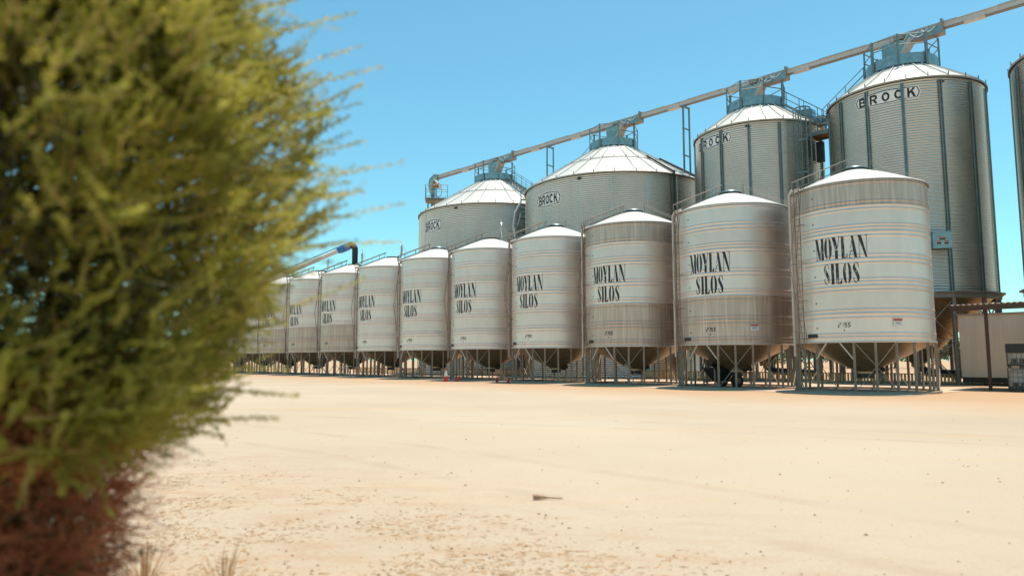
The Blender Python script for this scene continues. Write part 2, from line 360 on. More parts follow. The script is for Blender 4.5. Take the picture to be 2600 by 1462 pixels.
def wrap_polys(polys, name, az0, z0, Rf, levels, mt, parent, off=.006, ds=.12, extra_r=0.0):
    bm = bmesh.new()
    for poly in polys:
        vs_ = [bm.verts.new((a, b + z0, 0)) for a, b in poly]
        try: bm.faces.new(vs_)
        except Exception: pass
    zs = [v.co.y for v in bm.verts]; xs_ = [v.co.x for v in bm.verts]; z_lo, z_hi = min(zs), max(zs)
    for lv in levels:
        if z_lo < lv < z_hi: bmesh.ops.bisect_plane(bm, geom=bm.verts[:] + bm.edges[:] + bm.faces[:], plane_co=(0, lv, 0), plane_no=(0, 1, 0))
    x = min(xs_) + ds
    while x < max(xs_):
        bmesh.ops.bisect_plane(bm, geom=bm.verts[:] + bm.edges[:] + bm.faces[:], plane_co=(x, 0, 0), plane_no=(1, 0, 0)); x += ds
    for v in bm.verts:
        s_, z = v.co.x, v.co.y; r = Rf(z) + off; a = R_(az0) - s_ / Rf(z)
        v.co = (r * math.sin(a), r * math.cos(a), z)
    bmesh.ops.recalc_face_normals(bm, faces=bm.faces)
    me = bpy.data.meshes.new(name); bm.to_mesh(me); bm.free(); me.materials.append(mt)
    o = bpy.data.objects.new(name, me); COL.objects.link(o); o.parent = parent
    return o
SRf = lambda z: SR + dr_at(z)
SLV = [z for z, d in PRO]
def rect_poly(w_, h_, x=0, y=0): return [[(x - w_ / 2, y - h_ / 2), (x + w_ / 2, y - h_ / 2), (x + w_ / 2, y + h_ / 2), (x - w_ / 2, y + h_ / 2)]]

RT = math.tan(R_(23)); NR = .62
def roof_z(r): return SE + (SR - r) * RT
AZL = 258.0; LEG0, NLEG = 197.3, 22

def make_silo():
    root = empty('hopper_silo', C0)
    bar = barrel_mesh(set()).build('barrel', None, root, smooth=True)
    b = MB(); pr = [(SR + .07, SE - .07), (SR + .07, SE - .03), (SR + .02, SE + .015)]
    for k in range(12): r = SR - (SR - NR) * k / 11; pr.append((r, roof_z(r) + .06 * math.sin(math.pi * k / 11)))
    b.lathe(pr, 96); rf = b.build('roof', M_['roofw'], root, smooth=True); autosmooth(rf, 30)
    zt = roof_z(NR)
    b = MB(); b.lathe([(NR + .04, zt - .03), (NR + .04, zt + .10), (NR - .10, zt + .10), (NR - .1, zt + .02)], 40)
    b.build('neck_ring', M_['darks'], root)
    b = MB(); b.lathe([(.001, SB - 1.55), (.42, SB - 1.55), (.42, SB - 1.45), (SR - .03, SB - .06)], 64)
    h = b.build('hopper', M_['hop'], root, smooth=True); autosmooth(h, 30)
    b = MB(); b.box((0, 0, .78), (.62, .62, .24)); b.box((.25, .3, .93), (.9, .12, .10)); b.tube([(.3, -.2, 1.02), (.8, -.4, 1.1)], .12, 10); b.build('outlet_boot', M_['darks'], root)
    b = MB(); b.lathe([(SR + .12, .0), (SR + .12, .10), (SR + .03, .13), (SR - .08, .13), (SR - .08, 0)], 96); b.build('base_ring', M_['leg'], root)
    for k in range(NLEG):
        az = LEG0 + k * 360 / NLEG
        if k == 2: continue
        b = MB(); a = R_(az)
        b.box(P(az, SR - .02, (SB + .10) / 2), (.105, .07, SB - .14), rz=-a); b.box(P(az, SR + .03, (SB + .10) / 2), (.02, .04, SB - .14), rz=-a)
        b.build('leg', M_['leg'], root)
    st = 360 / NLEG
    for kk in (0, 5, 9, 13, 17):
        a0, a1 = LEG0 + (kk - .92) * st, LEG0 + (kk + .92) * st
        b = MB(); N_ = 5
        for (za, zb) in ((SB - .1, .18), (.18, SB - .1)):
            for i in range(N_):
                t0, t1 = i / N_, (i + 1) / N_
                b.bar(P(a0 + (a1 - a0) * t0, SR + .045, za + (zb - za) * t0), P(a0 + (a1 - a0) * t1, SR + .045, za + (zb - za) * t1), .05, .025)
        b.build('cross_brace', M_['leg'], root)
    for s_ in (-1, 1):
        b = MB(); az = LEG0 + 2 * st
        b.bar(P(az + s_ * st * .35, SR + .03, SB - .08), P(az + s_ * st * .96, SR + .04, 1.62), .09, .05); b.build('knee_brace', M_['pipe'], root)
    # ladder, off the wall on brackets
    b = MB(); r1 = SR + .28
    for s_ in (-1, 1):
        da = s_ * math.degrees(.21 / r1)
        b.tube([P(AZL + da, r1, 1.5), P(AZL + da, r1, SE + .15)], .022, 6)
        for z in (2.6, 4.5, 6.4, 8.3, 10.0): b.bar(P(AZL + da, SR + .02, z), P(AZL + da, r1, z), .025)
    z = 1.7
    while z < SE: b.tube([P(AZL - math.degrees(.21 / r1), r1, z), P(AZL + math.degrees(.21 / r1), r1, z)], .013, 5, cap=False); z += .3
    # stiffening guide wires on out-riggers
    for s_ in (-1, 1):
        da = s_ * 4.2
        b.tube([P(AZL + da * .6, SR + .1, SE - .1), P(AZL + da, SR + .62, (SE + SB) / 2), P(AZL + da * .6, SR + .1, SB)], .014, 5)
    b.bar(P(AZL - 4.2, SR + .62, (SE + SB) / 2), P(AZL + 4.2, SR + .62, (SE + SB) / 2), .03)
    b.build('ladder', M_['rust'], root)
    # rails that climb the roof
    b = MB()
    for s_ in (-1, 1):
        t = Vector((math.cos(R_(AZL)), -math.sin(R_(AZL)), 0)) * (.24 * s_)
        lo = [P(AZL, SR + .32, SE + .02) + t, P(AZL, NR + .1, roof_z(NR) + .10) + t]
        hi = [P(AZL, SR + .36, SE + .38) + t, P(AZL, NR + .05, roof_z(NR) + .52) + t]
        b.tube(lo, .026, 6); b.tube(hi, .030, 6); b.tube([lo[0], hi[0]], .026, 6)
        for f in (.10, .22, .55, .8, .97): b.tube([lo[0].lerp(lo[1], f), hi[0].lerp(hi[1], f)], .016, 5)
    for i in range(9):
        f = i / 8; q = P(AZL, SR + .2 - (SR - NR) * f, roof_z(SR - (SR - NR) * f) + .06)
        t = Vector((math.cos(R_(AZL)), -math.sin(R_(AZL)), 0)) * .24; b.tube([q - t, q + t], .014, 5)
    b.build('roof_rail', M_['steel'], root)
    # cable run across the roof to the neighbour side
    b = MB(); b.tube([P(100, NR + .12, roof_z(NR)), P(100, NR + .12, roof_z(NR) + .62)], .022, 6)
    for dz in (0, .12): b.tube([P(100, NR + .12, roof_z(NR) + .6 - dz), P(112, SR + .05, SE + .35 - dz)], .010, 5)
    b.build('lid_lever', M_['steel'], root)
    # pale fill / vent pipe down the side
    b = MB(); az = 272; b.tube([P(az, SR - .3, roof_z(SR - .3) + .1), P(az, SR + .10, SE + .10), P(az, SR + .22, SE - .15), P(az, SR + .22, SB - .7)], .075, 10)
    for z in (3, 4.9, 6.8, 8.7): b.tube([P(az - 3, SR + .02, z), P(az - 2.0, SR + .31, z), P(az + 2, SR + .31, z), P(az + 3, SR + .02, z)], .016, 5)
    b.build('side_pipe', M_['pipe'], root)
    b = MB(); q = P(az, SR + .2, SE + .30); pts = [q + Vector((math.sin(t) * .17 * ROW.x, math.sin(t) * .17 * ROW.y, math.cos(t) * .17)) for t in np.linspace(0, 2 * math.pi, 17)]
    b.tube(pts, .022, 6, cap=False); b.tube([q - Vector((0, 0, .17)), q - Vector((0, 0, .45))], .02, 6); b.build('pull_ring', M_['pipe'], root)
    wrap_polys(text_polys('MOYLAN', 2.42, 1.06), 'lettering', 221, 6.38, SRf, SLV, M_['stencil'], bar)
    wrap_polys(text_polys('SILOS', 1.66, 1.00, .045), 'lettering', 221, 5.17, SRf, SLV, M_['stencil'], bar)
    q = []
    for i, ch in enumerate('2755'): q += [[(a * .17 + i * .145 - .27, b_ * .19) for a, b_ in poly] for poly in seg(ch)]
    q += rect_poly(.03, .11, .0, -.16)
    wrap_polys(q, 'lettering', 220.5, 3.13, SRf, SLV, M_['ink'], bar, off=.010)
    wrap_polys(rect_poly(.62, .19), 'name_plate', 250, 2.73, lambda z: SR, [], M_['darks'], bar, off=.032, ds=.1)
    for z in (3.1, 4.3, 5.6, 6.9, 8.2, 9.5):
        b = MB(); b.tube([P(244.5, SR - .01, z), P(244.5, SR + .03, z)], .035, 8); b.build('wall_bolt', M_['rust'], bar)
    return root, bar

def add_lid(root, opened):
    zt = roof_z(NR) + .10
    b = MB()
    if not opened:
        b.lathe([(.56, zt + .004), (.54, zt + .09), (.30, zt + .17), (.001, zt + .19)], 32); o = b.build('lid', M_['teal'], root, smooth=True)
    else:
        a0 = R_(86); u = Vector((math.sin(a0), math.cos(a0), 0)); t = Vector((-u.y, u.x, 0)); c_ = u * (NR + .14) + Vector((0, 0, zt + .72))
        r1 = [c_ + (t * math.cos(k * math.pi / 14) + Vector((0, 0, 1)) * math.sin(k * math.pi / 14)) * .68 for k in range(28)]
        r2 = [p_ + u * .05 for p_ in r1]; mid = c_ + u * .16
        b.add(r1 + r2 + [c_ - u * .0, mid], [(k, (k + 1) % 28, 28 + (k + 1) % 28, 28 + k) for k in range(28)] + [(56, (k + 1) % 28, k) for k in range(28)] + [(57, 28 + k, 28 + (k + 1) % 28) for k in range(28)])
        b.tube([c_ + Vector((0, 0, .62)), u * (NR + 1.1) + Vector((0, 0, zt - .25))], .015, 5); b.tube([c_ + Vector((0, 0, .6)), c_ + Vector((0, 0, .95))], .02, 5)
        o = b.build('lid', M_['galv'], root)
        o['label'] = 'hinged lid standing open on edge'

SILO_LAB = ['nearest hopper silo, rightmost of its row, brown top ring and flaking black lettering',
 'hopper silo with a black cart beneath and brown-streaked lowest rings',
 'third hopper silo from the right, stained brown on top ring and lowest rings',
 'fourth hopper silo from the right, clean grey rings, lid closed',
 'fifth hopper silo from the right, clean grey rings, lid open',
 'sixth hopper silo from the right, clean rings, closed lid, left of the traffic cone',
 'seventh hopper silo from the right, clean rings, open lid, right of the auger spout',
 'hopper silo fed by the black auger spout, lowest rings stained brown',
 'ninth hopper silo from the right, brown low rings, open lid under the auger tube',
 'tenth hopper silo from the right, brown low rings, beside the shrub edge',
 'eleventh hopper silo from the right, clean lower rings showing beside the shrub',
 'twelfth hopper silo from the right, low rings at the shrub edge',
 'leftmost and farthest hopper silo, almost wholly behind the shrub']
DIRT = {0: {5}, 1: {0, 1}, 2: {5, 0, 1}, 7: {0, 1}, 8: {0, 1}, 9: {0, 1}}
OPEN = {4, 6, 7, 8}
silo0, bar0 = make_silo()
trees = [silo0] + [copy_tree(silo0) for _ in range(12)]
vm = {}
for i, s_ in enumerate(trees):
    s_.location = C0 + STEP * i
    if i < 4:
        for ch in list(s_.children):
            if ch.name.startswith('pull_ring'): bpy.data.objects.remove(ch)
    tag(s_, SILO_LAB[i], 'grain silo', 'hopper silos standing in a row on legs')
    add_lid(s_, i in OPEN)
    ds_ = DIRT.get(i)
    if ds_:
        key = tuple(sorted(ds_))
        if key not in vm:
            tmp = barrel_mesh(ds_).build('barrel', None, None, smooth=True); vm[key] = tmp.data; bpy.data.objects.remove(tmp)
        for ch in s_.children:
            if ch.name.startswith('barrel'): ch.data = vm[key]; ch['label'] = 'barrel with brown stained rings'
for ch in trees[0].children:
    if ch.name.startswith('barrel'):
        for q in ch.children:
            if q.name.startswith('lettering'):
                q.data = q.data.copy(); q.data.materials.clear(); q.data.materials.append(M_['worn']); q['label'] = 'black stencil lettering flaking away'
for s_ in trees[:2]:
    bar = [c_ for c_ in s_.children if c_.name.startswith('barrel')][0]
    st_ = wrap_polys(rect_poly(.44, .34), 'warning_sticker', 178.8, 3.32, lambda z: SR, [], M_['white'], bar, off=.030, ds=.1)
    wrap_polys(rect_poly(.40, .09, 0, .10) , 'warning_sticker', 178.8, 3.32, lambda z: SR, [], M_['red'], bar, off=.036, ds=.1)
    wrap_polys(rect_poly(.30, .016, 0, .01) + rect_poly(.24, .016, 0, -.04) + rect_poly(.30, .016, 0, -.09), 'sticker_text', 178.8, 3.32, lambda z: SR, [], M_['darks'], bar, off=.036, ds=.1)

# concrete slab under the row
def row_quad(s0, s1, d0, d1, z0, z1, name, mt):
    b = MB(); q = [ROW * s + NRM * d for s, d in ((s0, d0), (s1, d0), (s1, d1), (s0, d1))]
    b.add([(v.x, v.y, z0) for v in q] + [(v.x, v.y, z1) for v in q], [(4, 5, 6, 7), (0, 1, 5, 4), (1, 2, 6, 5), (2, 3, 7, 6), (3, 0, 4, 7)])
    return b.build(name, mt)
SC_ = C0.dot(ROW); DC = C0.dot(NRM)
tag(row_quad(SC_ - 98, SC_ + 3.2, DC - 3.85, DC + 9.0, -.05, .018, 'concrete_slab', M_['conc']), kind='structure')

# ------------------------------------------------------------------ big bins behind
def make_bin(loc, Rb, eave, pitch, bottom, nst, st0, ribs, collar_z, rail_az, sign, label, twin):
    x, y = loc; az_c = math.degrees(math.atan2(x, y)) + 180       # azimuth towards the camera
    root = empty('grain_bin' , (x, y, 0)); tag(root, label, 'grain bin', 'tall corrugated bins behind the hopper silos')
    amp = pitch * .145; zs = []; z = bottom; nseg = 6
    n_ = int(round((eave - bottom) / pitch)); pitch = (eave - bottom) / n_
    pr = [(Rb + amp * math.sin(2 * math.pi * k / nseg), bottom + k * pitch / nseg) for k in range(n_ * nseg + 1)]
    b = MB(); b.lathe(pr, 120); wall = b.build('wall', M_['galv'], root, smooth=True)
    # vertical sheet seams and bolts read as faint lines
    b = MB()
    for k in range(int(360 / 20)):
        a = st0 + 10 + k * 20
        if nst: continue
        b.bar(P(a, Rb + amp + .002, bottom + .1), P(a, Rb + amp + .002, eave - .1), .045, .008)
    if b.v: b.build('seam', M_['galv'], wall)
    # roof
    RC = 2.35; sl = (collar_z - eave) / (Rb - RC)
    b = MB(); i0 = b.m(M_['roof']); i1 = b.m(M_['trim']); i2 = b.m(M_['stiff'])
    b.lathe([(Rb + .16, eave - .10), (Rb + .17, eave + .02), (Rb + .13, eave + .06)], 120, mi=i1)
    b.lathe([(Rb + .13, eave + .06), ((Rb + RC) / 2, eave + sl * (Rb - RC) / 2), (RC - .5, collar_z + .5 * sl)], ribs * 4, mi=i0, a0=R_(st0))
    for k in range(ribs):
        a = st0 + k * 360 / ribs
        b.bar(P(a, Rb + .12, eave + .10), P(a, RC, collar_z + .05), .05, .07, mi=i0)
        b.box(P(a, Rb + .14, eave + .17), (.05, .05, .26), rz=-R_(a), mi=i2)
    if Rb > 7: 
        rm = RC + (Rb - RC) * .48; zm = eave + sl * (Rb - rm)
        b.lathe([(rm + .06, zm + .02), (rm + .05, zm + .10), (rm - .04, zm + .13)], ribs * 4, mi=i0)
        for k in range(ribs): b.box(P(st0 + k * 360 / ribs, rm, zm + .16), (.06, .06, .16), mi=i2)
    b.build('roof', None, root)
    # collar and platform on top
    b = MB(); b.lathe([(RC, collar_z + .10), (RC, collar_z + .86), (RC - .03, collar_z + .86), (RC - .03, collar_z + .10)], 56)
    b.lathe([(RC - .03, collar_z + .30), (.6, collar_z + .42)], 56)
    autosmooth(b.build('collar', M_['teal'], root))
    b = MB()
    for k in range(44): a = k * 360 / 44; b.bar(P(a, RC + .1, collar_z - .05), P(a, RC - .35, collar_z + .32), .03)
    b.lathe([(RC - .35, collar_z + .0), (RC - .3, collar_z + .32)], 40); b.build('vent_gap', M_['darks'], root)
    b = MB(); off = 22.5
    for k in range(8):
        a0 = st0 + k * 45 + off; a1 = a0 + 45; wd = .16 if k % 2 == 0 else .09
        b.bar(P(a0, RC + .08, collar_z - .1), P(a0, RC + .08, collar_z + 2.35), wd, wd)
        for zz in (1.55, 2.3): b.tube([P(a0, RC + .08, collar_z + zz), P(a1, RC + .08, collar_z + zz)], .04, 6)
    b.build('platform_rail', M_['stiff'], root)
    # stair rails down the roof
    b = MB(); d = Vector((math.sin(R_(rail_az)), math.cos(R_(rail_az)), 0)); t = Vector((d.y, -d.x, 0))
    for s_ in (-.42, .42):
        top = d * (RC + .1) + t * s_ + Vector((0, 0, collar_z + .25)); bot = d * (Rb + .5) + t * s_ + Vector((0, 0, eave - .05))
        e = [top + Vector((0, 0, 1.15)), bot + Vector((0, 0, 1.15)) , bot + d * .25 + Vector((0, 0, .95)), bot + d * .25 + Vector((0, 0, .35)), bot + Vector((0, 0, .25))]
        b.tube(e, .03, 6); b.tube([top + Vector((0, 0, .55)), bot + Vector((0, 0, .55))], .026, 6)
        for f in np.linspace(0.02, .93, 5 if Rb > 7 else 3): q = top.lerp(bot, f); b.bar(q - Vector((0, 0, .2)), q + Vector((0, 0, 1.13)), .045)
        b.bar(top, bot, .05, .14)
    for i in range(14 if Rb > 7 else 7):
        q = top.lerp(bot, (i + .5) / (14 if Rb > 7 else 7)) - t * .42; b.box(q, (.82, .26, .03), rz=math.atan2(t.y, t.x))
    b.build('roof_stair', M_['stiff'], root)
    # vent box by the stair
    for rr in ([.72] if not twin else [.55, .93]):
        b = MB(); q = d * (RC + (Rb - RC) * rr) - t * (-1.0 if not twin else .9); zz = eave + sl * (Rb - RC) * (1 - rr)
        rz = math.atan2(d.y, d.x)
        b.box(q + Vector((0, 0, zz + .35)), (1.15, .8, .75), rz=rz); b.box(q + d * .62 + Vector((0, 0, zz + .33)), (.12, .66, .62), rz=rz); b.box(q + Vector((0, 0, zz - .02)), (.9, .9, .35), rz=rz)
        b.build('roof_vent', M_['teal'], root)
    for k in range(nst):
        a = st0 + k * 360 / nst; b = MB(); ra = -R_(a)
        for s_ in (-.075, .075):
            da = math.degrees(s_ / Rb); b.box(P(a + da, Rb + amp + .045, (bottom + eave - .25) / 2), (.055, .09, eave - .25 - bottom), rz=ra)
        b.box(P(a, Rb + amp + .012, (bottom + eave - .25) / 2), (.12, .02, eave - .25 - bottom), rz=ra)
        b.build('stiffener', M_['stiff'], root)
    if bottom > 1:
        b = MB(); b.lathe([(Rb - .1, bottom + .02), (Rb + .42, bottom + .02), (Rb + .42, bottom - .08), (Rb + .2, bottom - .08), (Rb + .2, bottom - .40), (Rb - .1, bottom - .40)], nst, a0=R_(st0)); b.build('ring_beam', M_['steel'], root)
        b = MB(); b.lathe([(Rb - .12, bottom - .05), (.45, 1.35), (.45, 1.1), (.001, 1.1)], 56); autosmooth(b.build('hopper', M_['hop'], root))
        for k in range(nst):
            a = st0 + k * 360 / nst; b = MB(); b.box(P(a, Rb + .02, (bottom - .40) / 2), (.22, .20, bottom - .42), rz=-R_(a)); b.build('leg', M_['steel'], root)
            if k % 2 == 0:
                b = MB(); a1 = a + 360 / nst
                for (za, zb) in ((bottom - .5, bottom * .48), (bottom * .48, bottom - .5), (bottom * .48, .2), (.2, bottom * .48)): b.bar(P(a, Rb + .02, za), P(a1, Rb + .02, zb), .09, .05)
                b.bar(P(a, Rb + .02, bottom * .48), P(a1, Rb + .02, bottom * .48), .09, .07)
                b.build('cross_brace', M_['steel'], root)
        b = MB(); b.tube([(0, 0, 1.2), (.5, -.3, .7), (3.4, -2.2, .5)], .28, 12); b.build('unload_tube', M_['darks'], root)
    else:
        b = MB(); b.lathe([(Rb + .25, 0), (Rb + .25, .12), (Rb, .12)], 72); b.build('plinth', M_['conc'], root)
    # lifting bracket below the eave
    b = MB(); a = sign[0] - (sign[3] / 2 / Rb) * 57.3 - (14 if Rb < 7 else 12); c_ = P(a, Rb + amp + .06, eave - .38); tt = P(a - 90, 1, 0)
    b.add([c_ - tt * .24, c_ + Vector((0, 0, -.16)), c_ + tt * .24, c_ + Vector((0, 0, .16)), c_ - tt * .1, c_ + Vector((0, 0, -.06)), c_ + tt * .1, c_ + Vector((0, 0, .06))], [(0, 1, 5, 4), (1, 2, 6, 5), (2, 3, 7, 6), (3, 0, 4, 7)])
    b.box(c_ - P(a, .04, 0), (.14, .06, .14), rz=-R_(a)); b.build('lifting_bracket', M_['darks'], root)
    # name sign, following the corrugation
    if sign:
        saz, sz, sh, sw, sp = sign
        Rf = lambda z: Rb + amp * math.sin(2 * math.pi * (z - bottom) / pitch)
        lv = [zz for r, zz in pr]
        def outl(w_, h_): 
            k = .82; return [(-w_ / 2, 0), (-w_ / 2 + h_ * .16, h_ / 2 * k), (-w_ * .06, h_ / 2), (w_ * .06, h_ / 2), (w_ / 2 - h_ * .16, h_ / 2 * k), (w_ / 2, 0), (w_ / 2 - h_ * .16, -h_ / 2 * k), (w_ * .06, -h_ / 2), (-w_ * .06, -h_ / 2), (-w_ / 2 + h_ * .16, -h_ / 2 * k)]
        o1, o2, o3 = outl(sw, sh), outl(sw - .14 * sh, sh * .88), outl(sw - .26 * sh, sh * .78)
        sg = wrap_polys([o1], 'sign', saz, sz, Rf, lv, M_['signw'], root, off=.008, ds=.25)
        band = [[o2[i], o2[(i + 1) % 10], o3[(i + 1) % 10], o3[i]] for i in range(10)]
        wrap_polys(band, 'sign_border', saz, sz, Rf, lv, M_['ink'], sg, off=.014, ds=.25)
        polys = []; pitch_x = (sw - .55 * sh) / 5 if not sp else (sw - .35 * sh) / 5
        for i, ch in enumerate('BROCK'):
            cw = pitch_x * (.86 if not sp else .64); chh = sh * .60; cx = (i - 2) * pitch_x
            for poly in BOLD[ch]: polys.append([((a - .5) * cw + cx, (b_ - .5) * chh) for a, b_ in poly])
        wrap_polys(polys, 'sign_lettering', saz, sz, Rf, lv, M_['ink'], sg, off=.014, ds=.3)
    return root
EC = 20.42; EA = 18.1
BD = make_bin((28.9, 50.7), 5.04, EC, .175, 6.0, 14, 209.7 + 26, 25, 22.45, 317, (221.5, EC - .95, 1.05, 4.25, True), 'tall bin on legs with a full widely spaced sign and teal control box', False)
BC = make_bin((20.9, 58.85), 5.11, EC - .15, .175, 6.0, 14, 199.5 + 6.7, 25, 22.45, 137, (244, EC - 1.1, 1.05, 4.1, True), 'tall narrow bin with a caged ladder on its right side', True)
BB = make_bin((10.3, 69.9), 8.9, EA,   .185, 0.12, 0, 200, 30, 22.45, 317, (232, EA - 1.75, 1.5, 3.5, False), 'wide squat bin with a black pipe down its right side', False)
BA = make_bin((-2.04, 83.1), 8.9, EA + .15,   .185, 0.12, 0, 190, 30, 22.45, 137, (230, EA - 1.75, 1.5, 3.5, False), 'wide squat bin at the far left, below the conveyor motor', False)
BE = make_bin((37.1, 42.3), 5.04, EC, .175, 6.0, 14, 221 + 12, 25, 22.45, 137, (226, EC - .95, 1.05, 4.1, True), 'tall bin cut off by the right edge of the picture', False)

# parts that only one bin has
az = 153; b = MB(); RB_ = 8.9; dz = (22.45 - EA) / (RB_ - 2.35)
b.tube([P(az, 5.3, EA + dz * 3.6 + .22), P(az, 9.08, EA + .22), P(az, 9.12, EA - .1), P(az, 9.12, .4)], .10, 8); b.build('black_downpipe', M_['black'], BB)
az = 128; b = MB(); b.tube([P(az, 5.0, EA + dz * 3.9 + .22), P(az, 9.08, EA + .22), P(az, 9.12, EA - .1), P(az, 9.12, .4)], .10, 8); b.build('black_downpipe', M_['black'], BB)
b = MB(); a_ = 209.7 - 18.5; q = P(a_, 5.04 + .30, 9.28); b.box(q, (1.1, .42, 1.05), rz=-R_(a_)); b.box(P(a_, 5.34, 9.83), (1.2, .5, .05), rz=-R_(a_))
cb = b.build('control_box', M_['teal'], BD)
for (dx, dz_, w_, h_, mm) in ((0, .12, .52, .2, 'white'), (0, .17, .48, .07, 'red'), (0, .07, .40, .09, 'ink'), (-.22, -.16, .34, .24, 'white'), (.22, -.16, .34, .24, 'white'), (-.22, -.08, .32, .06, 'red'), (.22, -.08, .32, .06, 'red'), (-.22, -.20, .26, .12, 'ink'), (.22, -.20, .26, .12, 'ink')):
    b = MB(); off = .53 + (0.006 if mm != 'white' else 0); tt = Vector((math.cos(R_(a_)), -math.sin(R_(a_)), 0)) * -1
    b.box(P(a_, 5.04 + off - .012, 9.28 + dz_) + tt * dx, (w_, .012, h_), rz=-R_(a_)); b.build('warning_sticker', M_[mm], cb)
# stair and pale pipe on the far wide bin
b = MB()
for s_ in (-.45, .45): b.bar((1.4 + s_, 74.0 + s_ * .1, 0), (1.4 + s_, 74.0 + s_ * .1, 19.6), .10)
for i in range(36): b.box((1.4, 74.0, 1 + i * .5), (.95, .5, .06))
b.bar((.95, 74.0, 19.5), (1.85, 74.0, 19.5), .08)
o = b.build('outside_stair', M_['stiff'], BA); o.location = (2.04, -83.1, 0)
b = MB(); b.tube([(.95, 73.4, 18.2), (.3, 73.3, 16.9), (.15, 73.3, 15.4), (.5, 73.3, 13.5), (1.4, 73.3, 11.8), (3.2, 73.0, 9.8)], .12, 8); b.tube([(.9, 73.4, 16.9), (.6, 73.4, 15.6)], .06, 6)
o = b.build('bent_pipe', M_['white'], BA); o.location = (2.04, -83.1, 0)

# ------------------------------------------------------------------ caged ladder and platform between the two tall bins
root = empty('caged_ladder', (22.45, 53.3, 0)); tag(root, 'dark steel caged ladder standing beside the wall of the narrow tall bin', 'ladder')
Z1 = 20.9; b = MB(); c_ = Vector((0, 0, 0)); f_ = Vector((-.25, -.97, 0)); t_ = Vector((.97, -.25, 0))
for s_ in (-.26, .26): b.bar(t_ * s_ + Vector((0, 0, 0)), t_ * s_ + Vector((0, 0, Z1)), .07)
z = .4
while z < Z1: b.bar(t_ * -.26 + Vector((0, 0, z)), t_ * .26 + Vector((0, 0, z)), .035); z += .33
b.build('ladder_frame', M_['stiff'], root)
b = MB()
for z in list(np.arange(3.0, Z1 + .1, 2.55)):
    pts = [f_ * (.05 + .75 * math.sin(a)) + t_ * (-.62 * math.cos(a)) + Vector((0, 0, z)) for a in np.linspace(0, math.pi, 9)]
    for p0, p1 in zip(pts, pts[1:]): b.bar(p0, p1, .03, .12)
for a in np.linspace(0, math.pi, 6):
    q = f_ * (.05 + .75 * math.sin(a)) + t_ * (-.62 * math.cos(a)); b.bar(q + Vector((0, 0, 3)), q + Vector((0, 0, Z1)), .06)
b.build('safety_cage', M_['stiff'], root)
root = empty('steel_platform', (24.6, 53.6, 19.1)); tag(root, 'small platform with rust-brown underside bridging the gap between the two tall bins', 'platform')
root.rotation_euler = (0, 0, ROWRZ)
b = MB(); b.box((0, 0, 0), (3.0, 1.5, .10)); b.build('deck', M_['rusty'], root)
b = MB()
for y_ in (-.78, .78): b.box((0, y_, -.06), (3.2, .07, .28))
for x_ in (-1.5, -.5, .5, 1.5):
    for y_ in (-.75, .75): b.bar((x_, y_, 0), (x_, y_, 1.15), .07)
for zz in (.6, 1.13):
    for y_ in (-.75, .75): b.tube([(-1.5, y_, zz), (1.5, y_, zz)], .03, 6)
b.build('guard_rail', M_['stiff'], root)
b = MB(); b.bar((-1.2, -.7, -.1), (-2.2, .2, -2.4), .12); b.bar((1.3, -.7, -.1), (.1, .5, -2.6), .10); b.box((-.9, .55, -1.2), (.5, .4, 1.6)); b.build('bracket', M_['darks'], root)

# ------------------------------------------------------------------ conveyor across the top
CV0 = Vector((-2.04, 83.0, 25.4)); CVD = Vector((.692, -.7216, 0)).normalized(); CVN = Vector((CVD.y, -CVD.x, 0))
root = empty('grain_conveyor', (-2.04, 83.0, 0)); tag(root, 'long enclosed grain conveyor running level over the tops of all the bins', 'conveyor')
L0, L1 = -11, 66; rz = math.atan2(CVD.y, CVD.x); Z = 25.4; ex = lambda s: Vector((CVD.x * s, CVD.y * s, 0))
def cbox(b, s0, s1, wd, z0, z1, dn=0, mi=0): b.box(ex((s0 + s1) / 2) + CVN * dn + Vector((0, 0, (z0 + z1) / 2)), (s1 - s0, wd, z1 - z0), rz=rz, mi=mi)
b = MB(); i0 = b.m(M_['tubew']); i1 = b.m(M_['roof']); i2 = b.m(M_['steel'])
cbox(b, L0, L1, .36, Z - .20, Z + .14, mi=i0); cbox(b, L0, L1, .50, Z + .145, Z + .19, mi=i1)
cbox(b, L0, L1, .40, Z - .25, Z - .205, mi=i2)
b.build('trough', None, root)
s = L0 + 1; k = 0
while s < L1:
    b = MB(); cbox(b, s, s + 3.6, .34, Z + .195, Z + .25); b.build('cover_strip', M_['darks'], root)
    b = MB(); cbox(b, s + 4.0, s + 5.3, .42, Z - .31, Z + .13); b.build('joint_box', M_['tubew'], root); s += 6.1; k += 1
